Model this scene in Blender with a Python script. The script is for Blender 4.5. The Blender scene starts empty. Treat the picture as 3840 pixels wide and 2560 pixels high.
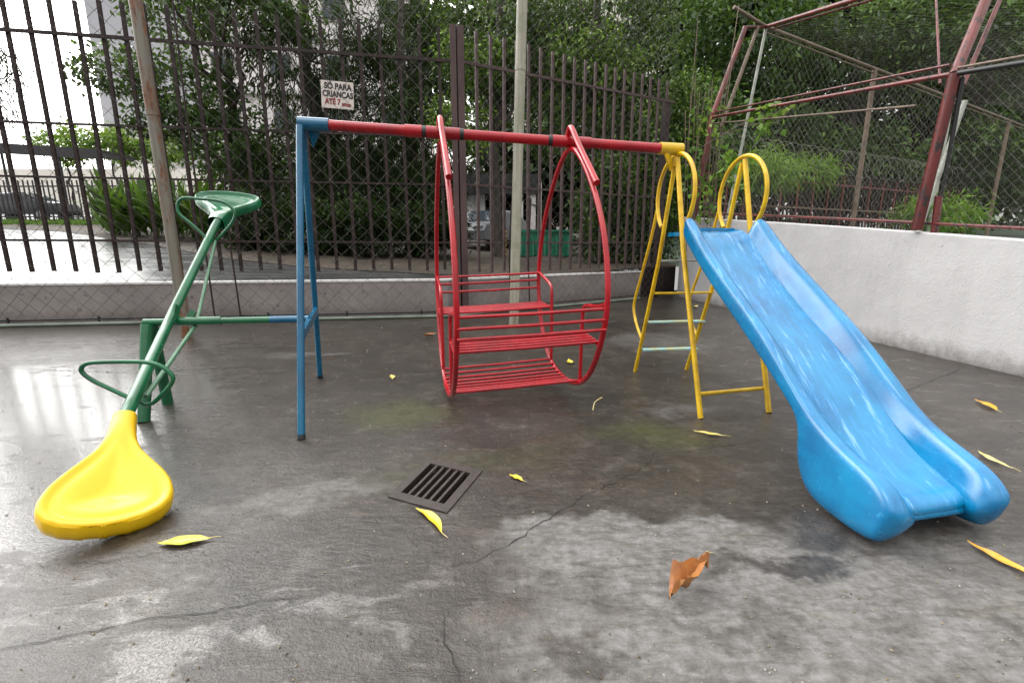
import bpy, bmesh, math, random
import numpy as np
from mathutils import Vector, Matrix, Euler
random.seed(7)
rng = np.random.default_rng(11)
scene = bpy.context.scene
COL = scene.collection
PI = math.pi
R = math.radians

# ------------------------------------------------------------------ helpers
class MB:
    """collects shapes (world coordinates) for ONE mesh object"""
    def __init__(self):
        self.v = []; self.f = []
    def add(self, vs, fs):
        o = len(self.v)
        self.v += [tuple(p) for p in vs]
        self.f += [tuple(i + o for i in f) for f in fs]
        return self
    def box(self, c, s, rz=0, rx=0, ry=0):
        m = Euler((rx, ry, rz)).to_matrix()
        hx, hy, hz = s[0] / 2, s[1] / 2, s[2] / 2
        vs = [Vector(c) + m @ Vector((x * hx, y * hy, z * hz)) for x in (-1, 1) for y in (-1, 1) for z in (-1, 1)]
        return self.add(vs, [(0, 1, 3, 2), (4, 6, 7, 5), (0, 4, 5, 1), (2, 3, 7, 6), (0, 2, 6, 4), (1, 5, 7, 3)])
    def bar(self, a, b, w, t, up=(0, 0, 1)):
        """rectangular bar from a to b, w across, t along 'up'"""
        a, b = Vector(a), Vector(b); d = (b - a).normalized()
        x = d.cross(Vector(up)).normalized(); y = x.cross(d).normalized()
        vs = []
        for p in (a, b):
            for sx, sy in ((-1, -1), (1, -1), (1, 1), (-1, 1)):
                vs.append(p + x * (w / 2 * sx) + y * (t / 2 * sy))
        return self.add(vs, [(3, 2, 1, 0), (4, 5, 6, 7), (0, 1, 5, 4), (1, 2, 6, 5), (2, 3, 7, 6), (3, 0, 4, 7)])
    def tube(self, pts, r, n=12, closed=False, caps=True):
        P = [Vector(p) for p in pts]
        m = len(P)
        rr = r if isinstance(r, (list, tuple)) else [r] * m
        T = []
        for i in range(m):
            if closed: t = P[(i + 1) % m] - P[(i - 1) % m]
            else: t = P[min(i + 1, m - 1)] - P[max(i - 1, 0)]
            T.append(t.normalized())
        u = T[0].orthogonal().normalized()
        rings = []
        for i in range(m):
            if i:
                u = (u - T[i] * u.dot(T[i]))
                u = u.normalized() if u.length > 1e-6 else T[i].orthogonal().normalized()
            w = T[i].cross(u)
            rings.append([P[i] + (u * math.cos(2 * PI * k / n) + w * math.sin(2 * PI * k / n)) * rr[i] for k in range(n)])
        vs = [p for ring in rings for p in ring]
        fs = []
        for i in range(m if closed else m - 1):
            j = (i + 1) % m
            off = 0
            if closed and j == 0:
                best = min(range(n), key=lambda k: (rings[i][0] - rings[0][k]).length)
                off = best
            for k in range(n):
                fs.append((i * n + k, i * n + (k + 1) % n, j * n + (k + 1 + off) % n, j * n + (k + off) % n))
        if caps and not closed:
            fs.append(tuple(reversed(range(n)))); fs.append(tuple((m - 1) * n + k for k in range(n)))
        return self.add(vs, fs)

ORG = {}
def mesh_from(name, v, f, smooth=False, ang=None):
    me = bpy.data.meshes.new(name)
    me.from_pydata([tuple(p) for p in v], [], f)
    me.validate(); me.update()
    if smooth:
        me.polygons.foreach_set('use_smooth', [True] * len(me.polygons))
        if ang is not None:
            try: me.set_sharp_from_angle(angle=R(ang))
            except Exception: pass
    return me
def link(name, me, m, parent=None, loc=(0, 0, 0)):
    o = bpy.data.objects.new(name, me); COL.objects.link(o)
    if me is not None and m is not None and len(me.materials) == 0: me.materials.append(m)
    o.location = loc
    if parent is not None: o.parent = parent
    return o
def org(o): return ORG.get(o.name, Vector((0, 0, 0)))
def obj(name, mb, m, parent=None, smooth=True, ang=40, origin=None):
    """one mesh object from world-space shapes"""
    base = org(parent) if parent is not None else Vector((0, 0, 0))
    o0 = Vector(origin) if origin is not None else base
    v = [Vector(p) - o0 for p in mb.v]
    o = link(name, mesh_from(name, v, mb.f, smooth, ang), m, parent, o0 - base)
    ORG[o.name] = o0
    return o
def tag(o, label=None, cat=None, group=None, kind=None):
    if label: o['label'] = label
    if cat: o['category'] = cat
    if group: o['group'] = group
    if kind: o['kind'] = kind
    return o
def thing(name, label, cat, loc=(0, 0, 0), group=None):
    o = bpy.data.objects.new(name, None); COL.objects.link(o); o.location = loc
    o.empty_display_size = .2
    ORG[o.name] = Vector(loc)
    return tag(o, label, cat, group)
def catmull(pts, k=8, closed=False):
    P = [Vector(p) for p in pts]; n = len(P); out = []
    for i in range(n if closed else n - 1):
        if closed: a, b, c, d = P[(i - 1) % n], P[i], P[(i + 1) % n], P[(i + 2) % n]
        else: a, b, c, d = P[max(i - 1, 0)], P[i], P[i + 1], P[min(i + 2, n - 1)]
        for j in range(k):
            t = j / k
            out.append(.5 * ((2 * b) + (c - a) * t + (2 * a - 5 * b + 4 * c - d) * t * t + (3 * b - a - 3 * c + d) * t ** 3))
    if not closed: out.append(P[-1])
    return out
def lerp(a, b, t): return a + (b - a) * t
def interp(x, xs, ys):
    return float(np.interp(x, xs, ys))

# ------------------------------------------------------------------ materials
def new_mat(name):
    m = bpy.data.materials.new(name); m.use_nodes = True
    nt = m.node_tree; b = nt.nodes['Principled BSDF']
    return m, nt, b
def N_(nt, t, **kw):
    n = nt.nodes.new(t)
    for k, v in kw.items():
        if k in n.inputs: n.inputs[k].default_value = v
        else: setattr(n, k, v)
    return n
def mixc(nt, a, b, fac, mode='MIX'):
    n = nt.nodes.new('ShaderNodeMix'); n.data_type = 'RGBA'; n.blend_type = mode
    for s, v in ((n.inputs[6], a), (n.inputs[7], b), (n.inputs[0], fac)):
        if hasattr(v, 'links') or isinstance(v, bpy.types.NodeSocket): nt.links.new(v, s)
        else: s.default_value = (*v, 1) if isinstance(v, (tuple, list)) and len(v) == 3 else v
    return n.outputs[2]
def ramp(nt, src, stops):
    n = nt.nodes.new('ShaderNodeValToRGB'); nt.links.new(src, n.inputs[0])
    el = n.color_ramp.elements
    while len(el) < len(stops): el.new(.5)
    for e, (p, c) in zip(el, stops):
        e.position = p; e.color = (*c, 1) if isinstance(c, (tuple, list)) else (c, c, c, 1)
    return n.outputs[0]
def noise(nt, vec, scale, detail=5, rough=.6, dist=0):
    n = N_(nt, 'ShaderNodeTexNoise', Scale=scale, Detail=detail, Roughness=rough, Distortion=dist)
    if vec is not None: nt.links.new(vec, n.inputs['Vector'])
    return n.outputs['Fac']
def coords(nt, scale=None, rot=None):
    t = nt.nodes.new('ShaderNodeTexCoord'); o = t.outputs['Object']
    if scale is not None or rot is not None:
        mp = nt.nodes.new('ShaderNodeMapping'); nt.links.new(o, mp.inputs[0])
        if scale is not None: mp.inputs['Scale'].default_value = scale
        if rot is not None: mp.inputs['Rotation'].default_value = rot
        o = mp.outputs[0]
    return o
def math_(nt, op, a, b=None, clamp=False):
    n = nt.nodes.new('ShaderNodeMath'); n.operation = op; n.use_clamp = clamp
    for i, v in enumerate((a, b)):
        if v is None: continue
        if isinstance(v, bpy.types.NodeSocket): nt.links.new(v, n.inputs[i])
        else: n.inputs[i].default_value = v
    return n.outputs[0]
def bump(nt, b, h, strength=.2, dist=.01):
    n = N_(nt, 'ShaderNodeBump', Strength=strength, Distance=dist)
    nt.links.new(h, n.inputs['Height']); nt.links.new(n.outputs[0], b.inputs['Normal'])
    return n
def paint(name, col, dark, wear, rough=.3, s=6, wear_at=.68, bmp=.12, wscale=None, spec=.5):
    """old painted metal: tone patches, chips, small bumps"""
    m, nt, b = new_mat(name); c = coords(nt, wscale)
    n1 = noise(nt, c, s, 4, .6); n2 = noise(nt, c, s * 6, 6, .7); n3 = noise(nt, c, s * 22, 3, .6)
    base = mixc(nt, dark, col, ramp(nt, n1, [(.3, 0.), (.62, 1.)]))
    w = ramp(nt, n2, [(wear_at, 0.), (wear_at + .05, 1.)])
    nt.links.new(mixc(nt, base, wear, w), b.inputs['Base Color'])
    nt.links.new(ramp(nt, n2, [(.3, rough * .7), (.75, min(1, rough * 1.8))]), b.inputs['Roughness'])
    b.inputs['Specular IOR Level'].default_value = spec
    bump(nt, b, n3, bmp, .004)
    return m
def plain(name, col, rough=.6, var=.25, s=5, bmp=.0, metal=0):
    m, nt, b = new_mat(name); c = coords(nt)
    n1 = noise(nt, c, s, 6, .65)
    d = tuple(x * (1 - var) for x in col); u = tuple(min(1, x * (1 + var)) for x in col)
    nt.links.new(mixc(nt, d, u, ramp(nt, n1, [(.3, 0.), (.7, 1.)])), b.inputs['Base Color'])
    b.inputs['Roughness'].default_value = rough; b.inputs['Metallic'].default_value = metal
    if bmp: bump(nt, b, noise(nt, c, s * 8, 4), bmp, .01)
    return m

M = {}
M['red'] = paint('red_paint', (.36, .003, .010), (.22, .002, .007), (.16, .03, .03), .2, 5, .78, .05)
M['darkred'] = paint('dark_red_paint', (.40, .01, .015), (.28, .006, .01), (.12, .03, .03), .25, 7, .74)
M['blue'] = paint('blue_paint', (.003, .100, .195), (.002, .058, .125), (.03, .05, .06), .2, 4, .78, .05)
M['yellow'] = paint('yellow_paint', (.66, .42, .006), (.46, .27, .005), (.13, .06, .015), .28, 9, .69)
M['green'] = paint('green_paint', (.008, .115, .045), (.005, .062, .026), (.05, .06, .04), .18, 5, .77, .05)
M['palegreen'] = paint('worn_green_paint', (.08, .19, .11), (.04, .11, .06), (.20, .22, .17), .35, 9, .62)
M['aqua'] = paint('worn_aqua_paint', (.22, .52, .62), (.50, .40, .04), (.35, .45, .4), .4, 9, .6)
M['seatyellow'] = paint('yellow_plastic', (.72, .46, .002), (.66, .40, .001), (.55, .36, .04), .32, 3, .8, .06)
M['seatgreen'] = paint('green_plastic', (.008, .135, .055), (.005, .08, .03), (.06, .22, .12), .14, 5, .75, .06)
M['rustbar'] = paint('rusty_brown_paint', (.030, .018, .016), (.014, .010, .010), (.075, .026, .012), .5, 6, .62, .3, (1, 1, .5), .3)
M['brownpost'] = paint('brown_post_paint', (.080, .050, .048), (.048, .030, .030), (.13, .08, .07), .5, 5, .66, .2, (1, 1, .3), .3)
M['cagered'] = paint('court_red_paint', (.15, .022, .019), (.07, .013, .012), (.016, .014, .014), .35, 3, .55, .2, (1, 1, .35))
M['cagebrown'] = paint('weathered_brown_pipe', (.17, .125, .09), (.09, .06, .045), (.10, .05, .03), .55, 5, .6, .2)
M['cagegrey'] = paint('weathered_grey_pole', (.40, .42, .37), (.25, .26, .22), (.12, .09, .06), .55, 5, .64, .2)
M['wire'] = plain('galvanised_wire', (.20, .19, .17), .45, .4, 3)
M['darkwire'] = plain('rusty_wire', (.11, .095, .085), .55, .5, 2.5)
M['black'] = plain('black_rubber', (.012, .012, .013), .5, .3)
M['iron'] = plain('grate_iron', (.034, .026, .022), .4, .35, 30, .3)
M['pit'] = plain('drain_pit', (.004, .004, .004), .9, .2)
M['conduit'] = plain('grey_green_conduit', (.14, .17, .14), .45, .4, 4)
M['glass'] = plain('dark_window_glass', (.03, .04, .05), .08, .2)
M['roofdark'] = plain('dark_roof', (.02, .02, .022), .6, .4)
M['tyre'] = plain('tyre_rubber', (.012, .012, .012), .8, .2)
M['chrome'] = plain('wheel_metal', (.35, .35, .36), .3, .2, 5, 0, .8)

def rusty_pole(name, base, rust, amt, green=None):
    m, nt, b = new_mat(name); c = coords(nt, (3, 3, .55)); c2 = coords(nt)
    n1 = noise(nt, c, 2.2, 6, .7); n2 = noise(nt, c2, 25, 4, .6)
    n4 = noise(nt, coords(nt, (14, 14, .4)), 1.5, 5, .7)
    col = mixc(nt, tuple(x * .6 for x in base), base, ramp(nt, n4, [(.35, 0.), (.6, 1.)]))
    if green: col = mixc(nt, col, green, ramp(nt, noise(nt, c2, 3, 4), [(.5, 0.), (.62, .8)]))
    f = ramp(nt, n1, [(amt, 0.), (amt + .08, 1.)])
    col = mixc(nt, col, mixc(nt, tuple(x * .5 for x in rust), rust, ramp(nt, n2, [(.4, 0.), (.6, 1.)])), f)
    nt.links.new(col, b.inputs['Base Color']); b.inputs['Roughness'].default_value = .5
    bump(nt, b, n2, .2, .005)
    return m
M['rustpole'] = rusty_pole('rusty_steel_pole', (.165, .15, .12), (.17, .065, .022), .50)
M['whitepole'] = rusty_pole('weathered_white_pole', (.33, .315, .25), (.17, .115, .065), .58, (.20, .21, .14))

def wall_mat(name, base, stain, dirt_h, dirt_z0, stain_at=.45, speck=.66, z_fade=True):
    m, nt, b = new_mat(name); c = coords(nt)
    n1 = noise(nt, c, 1.6, 7, .65); n2 = noise(nt, c, 9, 8, .75); n3 = noise(nt, c, 55, 4, .6)
    n5 = noise(nt, coords(nt, (5, 5, .5)), 1.1, 6, .65)
    col = mixc(nt, stain, base, ramp(nt, n1, [(stain_at - .15, .35), (stain_at + .2, 1.)]))
    col = mixc(nt, col, tuple(x * .62 for x in base), ramp(nt, n5, [(.55, 0.), (.78, .2)]))
    col = mixc(nt, col, tuple(x * .35 for x in stain), ramp(nt, n2, [(speck, 0.), (speck + .08, .9)]))
    sep = nt.nodes.new('ShaderNodeSeparateXYZ'); nt.links.new(c, sep.inputs[0])
    z = math_(nt, 'ADD', sep.outputs[2], math_(nt, 'MULTIPLY', math_(nt, 'SUBTRACT', n2, .5), dirt_h * 1.6))
    mr = N_(nt, 'ShaderNodeMapRange'); nt.links.new(z, mr.inputs[0])
    mr.inputs[1].default_value = dirt_z0; mr.inputs[2].default_value = dirt_z0 + dirt_h
    mr.inputs[3].default_value = .8; mr.inputs[4].default_value = 0
    col = mixc(nt, col, (.10, .085, .075), mr.outputs[0])
    nt.links.new(col, b.inputs['Base Color']); b.inputs['Roughness'].default_value = .75
    nsp = noise(nt, c, 24, 3, .6)
    col = mixc(nt, col, tuple(x * .4 for x in stain), ramp(nt, nsp, [(.70, 0.), (.74, .7)]))
    nt.links.new(col, b.inputs['Base Color'])
    bump(nt, b, math_(nt, 'ADD', n3, math_(nt, 'MULTIPLY', n2, 2.5)), .5, .010)
    return m
M['whitewall'] = wall_mat('white_plaster', (.49, .482, .485), (.38, .37, .375), .22, -.02, .42, .66)
M['lowwall'] = wall_mat('stained_plaster', (.27, .24, .23), (.13, .112, .108), .26, -.02, .52, .585)
M['walltop'] = wall_mat('wall_top_paint', (.62, .61, .60), (.40, .38, .37), .05, -5, .45, .64)

# --- the wet concrete of the playground
def ground_mat():
    m, nt, b = new_mat('wet_concrete'); P = coords(nt)
    wn = N_(nt, 'ShaderNodeTexNoise', Scale=2.2, Detail=6, Roughness=.62); nt.links.new(P, wn.inputs['Vector'])
    sub = N_(nt, 'ShaderNodeVectorMath', operation='SUBTRACT'); nt.links.new(wn.outputs['Color'], sub.inputs[0]); sub.inputs[1].default_value = (.5, .5, .5)
    scl = N_(nt, 'ShaderNodeVectorMath', operation='SCALE'); nt.links.new(sub.outputs[0], scl.inputs[0]); scl.inputs['Scale'].default_value = .75
    add = N_(nt, 'ShaderNodeVectorMath', operation='ADD'); nt.links.new(P, add.inputs[0]); nt.links.new(scl.outputs[0], add.inputs[1])
    PW = add.outputs[0]
    def blob(cx, cy, rx, ry, rot=0, soft=.5, w=1.):
        mp = nt.nodes.new('ShaderNodeMapping'); mp.vector_type = 'TEXTURE'; nt.links.new(PW, mp.inputs[0])
        mp.inputs[1].default_value = (cx, cy, 0); mp.inputs[2].default_value = (0, 0, rot); mp.inputs[3].default_value = (rx, ry, 1e3)
        ln = N_(nt, 'ShaderNodeVectorMath', operation='LENGTH'); nt.links.new(mp.outputs[0], ln.inputs[0])
        mr = N_(nt, 'ShaderNodeMapRange', interpolation_type='SMOOTHSTEP'); nt.links.new(ln.outputs['Value'], mr.inputs[0])
        mr.inputs[1].default_value = 1 - soft; mr.inputs[2].default_value = 1 + soft * .4
        mr.inputs[3].default_value = w; mr.inputs[4].default_value = 0
        return mr.outputs[0]
    def mx(*a):
        r = a[0]
        for x in a[1:]: r = math_(nt, 'MAXIMUM', r, x)
        return r
    nbig = noise(nt, P, 1.1, 8, .68); nmid = noise(nt, P, 5.5, 8, .7); nfine = noise(nt, P, 42, 5, .7)
    nhair = noise(nt, P, 150, 3, .6)
    ng = noise(nt, coords(nt, (1.0, 2.6, 1), (0, 0, R(-22))), 2.6, 8, .72, .6)     # brushed, streaky
    # dried light patches
    dry = mx(blob(.95, 1.05, 1.05, .70, .1, .28), blob(.55, 1.62, .62, .24, .12, .25), blob(2.2, .75, 1.2, .7, 0, .5),
             blob(-1.02, 2.0, .38, .16, .35, .35, .62), blob(1.25, 3.2, .34, .11, .2, .6, .42), blob(1.85, 5.6, .8, .7, 0, .7, .38),
             blob(-1.18, 1.47, .26, .06, .15, .6, .45), blob(-2.2, 4.9, .5, .12, 0, .6, .35), blob(1.9, 1.5, .4, .3, 0, .7, .6))
    wetholes = mx(blob(.98, 1.52, .24, .08, .15, .5), blob(.15, 1.16, .10, .06, 0, .5, .8), blob(.55, 1.3, .35, .03, -.25, .7, .5), blob(1.15, 1.75, .22, .12, .2, .6))
    dry = math_(nt, 'MULTIPLY', dry, math_(nt, 'SUBTRACT', 1, wetholes), True)
    dry = math_(nt, 'MULTIPLY', dry, ramp(nt, nmid, [(.30, .5), (.45, 1.)]))
    wetcol = mixc(nt, (.018, .0145, .0115), (.052, .044, .037), ramp(nt, nbig, [(.33, 0.), (.66, 1.)]))
    wetcol = mixc(nt, wetcol, (.085, .076, .067), ramp(nt, nmid, [(.5, 0.), (.70, .8)]))
    wetcol = mixc(nt, wetcol, (.05, .032, .02), ramp(nt, ng, [(.54, 0.), (.68, .75)]))
    moss = mx(blob(-.75, 3.05, .42, .30, 0, .8, .55), blob(.86, 2.75, .40, .22, 0, .8, .6), blob(-.25, 2.3, .8, .2, .3, .8, .22), blob(2.1, 1.15, .4, .3, 0, .8, .3))
    wetcol = mixc(nt, wetcol, (.060, .070, .018), moss)
    drycol = mixc(nt, (.105, .100, .096), (.160, .156, .154), ramp(nt, nmid, [(.34, 0.), (.62, 1.)]))
    drycol = mixc(nt, drycol, (.13, .12, .10), ramp(nt, ng, [(.55, 0.), (.72, .8)]))
    drycol = mixc(nt, drycol, (.07, .066, .05), ramp(nt, nfine, [(.64, 0.), (.74, .8)]))
    col = mixc(nt, wetcol, drycol, dry)
    nmot = noise(nt, P, 23, 8, .74); nst = noise(nt, coords(nt, (1, 3.5, 1), (0, 0, R(14))), 7, 8, .75, .8)
    col = mixc(nt, col, mixc(nt, (.58, .56, .53), (1.22, 1.22, 1.22), ramp(nt, nmot, [(.36, 0.), (.64, 1.)])), .85, 'MULTIPLY')
    col = mixc(nt, col, mixc(nt, (.55, .52, .47), (1.12, 1.12, 1.12), ramp(nt, nst, [(.38, 0.), (.56, 1.)])), .7, 'MULTIPLY')
    col = mixc(nt, col, (.34, .31, .27), ramp(nt, noise(nt, P, 95, 3, .6), [(.685, 0.), (.72, .8)]))
    col = mixc(nt, col, (.02, .018, .015), ramp(nt, noise(nt, P, 75, 2, .5), [(.70, 0.), (.74, .7)]))
    nt.links.new(col, b.inputs['Base Color'])
    # water film: strong on the left, broken elsewhere
    left = mx(blob(-4.0, 3.0, 2.2, 1.9, 0, .5, .78), blob(-2.2, 2.05, .95, .7, .2, .5, .72), blob(-4.8, 5.2, 2.4, .8, .1, .6, .5))
    front = mx(blob(-.8, 1.25, .9, .4, .2, .8, .17), blob(-.4, 3.2, 2.2, 1.3, 0, .8, .22))
    film = math_(nt, 'ADD', mx(left, front), math_(nt, 'MULTIPLY', math_(nt, 'SUBTRACT', ng, .5), 3.2))
    film = math_(nt, 'ADD', film, math_(nt, 'MULTIPLY', math_(nt, 'SUBTRACT', nmid, .5), 1.6))
    film = ramp(nt, film, [(.20, 0.), (.50, 1.)])
    film = math_(nt, 'MULTIPLY', film, math_(nt, 'SUBTRACT', 1, math_(nt, 'MULTIPLY', dry, .93)))
    film = math_(nt, 'MULTIPLY', film, math_(nt, 'ADD', .42, math_(nt, 'MULTIPLY', left, .9), True))
    film = math_(nt, 'MULTIPLY', film, ramp(nt, noise(nt, P, 120, 6, .85), [(.40, .14), (.54, 1.)]))
    rough = mixc(nt, mixc(nt, (.30, .30, .30), (.60, .60, .60), dry), (.20, .20, .20), film)
    nt.links.new(rough, b.inputs['Roughness'])
    spec = mixc(nt, mixc(nt, (.50, .50, .50), (.24, .24, .24), dry), (.6, .6, .6), film)
    nt.links.new(spec, b.inputs['Specular IOR Level'])
    nt.links.new(math_(nt, 'MULTIPLY', film, .9), b.inputs['Coat Weight']); b.inputs['Coat Roughness'].default_value = .16; b.inputs['Coat IOR'].default_value = 1.9
    h = math_(nt, 'ADD', math_(nt, 'MULTIPLY', nfine, .8), math_(nt, 'MULTIPLY', nhair, .25))
    h = math_(nt, 'MULTIPLY', h, math_(nt, 'SUBTRACT', 1, math_(nt, 'MULTIPLY', film, .42)))
    h = math_(nt, 'ADD', h, math_(nt, 'MULTIPLY', nmid, .9)); h = math_(nt, 'ADD', h, math_(nt, 'MULTIPLY', ng, 1.3))
    bump(nt, b, h, .75, .006)
    return m
M['ground'] = ground_mat()
def road_mat():
    m, nt, b = new_mat('wet_asphalt'); P = coords(nt)
    n1 = noise(nt, P, .6, 6, .6); n2 = noise(nt, coords(nt, (.5, 2, 1)), 1.2, 7, .7); n3 = noise(nt, P, 30, 4, .6)
    nt.links.new(mixc(nt, (.045, .045, .047), (.09, .09, .092), ramp(nt, n1, [(.35, 0.), (.65, 1.)])), b.inputs['Base Color'])
    nt.links.new(ramp(nt, n2, [(.35, .12), (.62, .34)]), b.inputs['Roughness'])
    b.inputs['Specular IOR Level'].default_value = .4
    b.inputs['Coat Weight'].default_value = .35; b.inputs['Coat Roughness'].default_value = .28; b.inputs['Coat IOR'].default_value = 1.45
    bump(nt, b, n3, .25, .004)
    return m
M['road'] = road_mat()
def soil_mat():
    m, nt, b = new_mat('leaf_littered_soil'); P = coords(nt)
    n1 = noise(nt, P, 2, 7, .7); n2 = noise(nt, P, 16, 5, .7)
    c = mixc(nt, (.022, .017, .013), (.07, .052, .035), ramp(nt, n1, [(.35, 0.), (.68, 1.)]))
    c = mixc(nt, c, (.28, .21, .09), ramp(nt, n2, [(.62, 0.), (.68, .8)]))
    nt.links.new(c, b.inputs['Base Color']); b.inputs['Roughness'].default_value = .8
    bump(nt, b, n2, .6, .03)
    return m
M['soil'] = soil_mat()

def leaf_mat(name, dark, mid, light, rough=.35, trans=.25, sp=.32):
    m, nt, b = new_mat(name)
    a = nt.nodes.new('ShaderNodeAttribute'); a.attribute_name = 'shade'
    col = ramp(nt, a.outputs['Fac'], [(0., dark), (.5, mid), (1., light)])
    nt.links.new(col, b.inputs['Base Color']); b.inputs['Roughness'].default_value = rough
    b.inputs['Specular IOR Level'].default_value = sp
    tr = nt.nodes.new('ShaderNodeBsdfTranslucent'); nt.links.new(mixc(nt, col, (.20, .32, .04), .35), tr.inputs[0])
    mx = nt.nodes.new('ShaderNodeMixShader'); mx.inputs[0].default_value = trans
    nt.links.new(b.outputs[0], mx.inputs[1]); nt.links.new(tr.outputs[0], mx.inputs[2])
    nt.links.new(mx.outputs[0], nt.nodes['Material Output'].inputs[0])
    return m
M['leafbroad'] = leaf_mat('broad_leaf', (.010, .022, .006), (.035, .080, .016), (.16, .27, .05), .40)
M['leafdark'] = leaf_mat('dark_leaf', (.004, .008, .003), (.013, .028, .008), (.07, .12, .03), .6, .15, .14)
M['leafgloss'] = leaf_mat('glossy_leaf', (.006, .014, .004), (.028, .064, .012), (.17, .28, .035), .3, .22)
M['leafbright'] = leaf_mat('bright_leaf', (.035, .08, .012), (.09, .20, .025), (.24, .36, .05), .34, .35)
M['leaflance'] = leaf_mat('lance_leaf', (.010, .028, .004), (.045, .11, .012), (.16, .27, .03), .34, .3)
M['leaffar'] = leaf_mat('distant_leaf', (.004, .008, .003), (.015, .030, .009), (.06, .11, .028), .6, .12)
M['grass'] = leaf_mat('grass_blade', (.05, .11, .02), (.10, .20, .04), (.20, .32, .07), .5, .3)
def bark_mat():
    m, nt, b = new_mat('dark_bark'); c = coords(nt, (6, 6, 1.2)); n = noise(nt, c, 2, 7, .7)
    nt.links.new(mixc(nt, (.018, .014, .011), (.085, .07, .058), ramp(nt, n, [(.35, 0.), (.7, 1.)])), b.inputs['Base Color'])
    b.inputs['Roughness'].default_value = .8; bump(nt, b, n, .6, .03)
    return m
M['bark'] = bark_mat()

# ------------------------------------------------------------------ camera, world, light
cam = bpy.data.cameras.new('camera'); co = bpy.data.objects.new('camera', cam); COL.objects.link(co)
cam.sensor_width = 36; cam.lens = 36 * 1060 / 2352; cam.clip_end = 500; cam.clip_start = .05
co.location = (0, 0, 1.15); co.rotation_euler = (R(90 - 11.6), 0, 0)
scene.camera = co

w = bpy.data.worlds.new('World'); scene.world = w; w.use_nodes = True
nt = w.node_tree; bg = nt.nodes['Background']
sky = nt.nodes.new('ShaderNodeTexSky'); sky.sky_type = 'NISHITA'; sky.sun_disc = False
sky.sun_elevation = R(66); sky.sun_rotation = R(-150); sky.dust_density = 4; sky.air_density = 1.0
hs = nt.nodes.new('ShaderNodeHueSaturation'); hs.inputs['Saturation'].default_value = .12; nt.links.new(sky.outputs[0], hs.inputs['Color'])
tc = nt.nodes.new('ShaderNodeTexCoord'); sx = nt.nodes.new('ShaderNodeSeparateXYZ'); nt.links.new(tc.outputs['Generated'], sx.inputs[0])
cn = noise(nt, tc.outputs['Generated'], 2.2, 5, .55)
deck = ramp(nt, sx.outputs[2], [(0., (5.0, 4.95, 4.85)), (.30, (11.5, 11.4, 11.2)), (1., (26., 25.8, 25.4))])   # overcast: brightest overhead
deck = mixc(nt, deck, (.55, .55, .56), ramp(nt, cn, [(.45, 0.), (.75, .45)]), 'MULTIPLY')
dp = N_(nt, 'ShaderNodeVectorMath', operation='DOT_PRODUCT'); nt.links.new(tc.outputs['Generated'], dp.inputs[0]); dp.inputs[1].default_value = Vector((-.74, .60, .30)).normalized()
thin = ramp(nt, dp.outputs['Value'], [(.66, (1., 1., 1.)), (.93, (6.0, 6.0, 6.0))])      # thinner, brighter cloud low on the left
deck = mixc(nt, deck, thin, 1., 'MULTIPLY')
cl = mixc(nt, hs.outputs[0], deck, .88)       # cloud deck over the sky
nt.links.new(cl, bg.inputs[0]); bg.inputs[1].default_value = .12
sun = bpy.data.lights.new('sun', 'SUN'); so = bpy.data.objects.new('sun', sun); COL.objects.link(so)
sun.energy = .8; sun.angle = R(28); sun.color = (1, .97, .93)
az, el = R(-150), R(66)
sd = Vector((math.sin(az) * math.cos(el), math.cos(az) * math.cos(el), math.sin(el)))
so.rotation_euler = (-sd).to_track_quat('-Z', 'Y').to_euler(); so.location = (0, 0, 20)
scene.view_settings.view_transform = 'Standard'; scene.view_settings.look = 'None'; scene.view_settings.exposure = 0
scene.cycles.max_bounces = 6; scene.cycles.transparent_max_bounces = 8
try: scene.cycles.use_denoising = True
except Exception: pass

# ------------------------------------------------------------------ the lie of the land
FLa, FLb = Vector((-7.645, 6.799, 0)), Vector((-1.08, 7.809, 0))        # left run of the low wall (front face)
FRb = Vector((3.72, 11.08, 0))                                          # right run goes from FLb to FRb
def fl_y(x): return 6.799 + (x + 7.645) * .15384
def fr_y(x): return FLb.y + (x - FLb.x) * (FRb.y - FLb.y) / (FRb.x - FLb.x)
def fence_y(x): return fl_y(x) if x < FLb.x else fr_y(x)
def wr_x(y): return 4.0 + (9.9 - y) * .104                               # face of the white wall
def slope(x): return interp(x, [-8, -5, -1, 6, 9], [.11, .09, .055, .06, .09])
def T(x, y): return .45 + slope(x) * max(0, min(y, 48) - 7)

def grid_obj(name, rows, m, kind='structure'):
    n = len(rows[0]); v = [p for r in rows for p in r]
    f = [(i * n + j, i * n + j + 1, (i + 1) * n + j + 1, (i + 1) * n + j) for i in range(len(rows) - 1) for j in range(n - 1)]
    o = link(name, mesh_from(name, v, f, True), m); o['kind'] = kind
    return o
# playground floor with an opening for the drain
GD = [(-.571, 1.979), (-.291, 1.851), (-.166, 2.223), (-.459, 2.364)]
mbg = MB()
outer = [(-40, -12), (12, -12), (12, 12.5), (-40, 12.5)]
v = [(x, y, 0) for x, y in outer] + [(x, y, 0) for x, y in GD]
mbg.add(v, [(0, 1, 5, 4), (1, 2, 6, 5), (2, 3, 7, 6), (3, 0, 4, 7)])
ground = obj('ground', mbg, M['ground'], smooth=False); ground['kind'] = 'structure'
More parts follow.
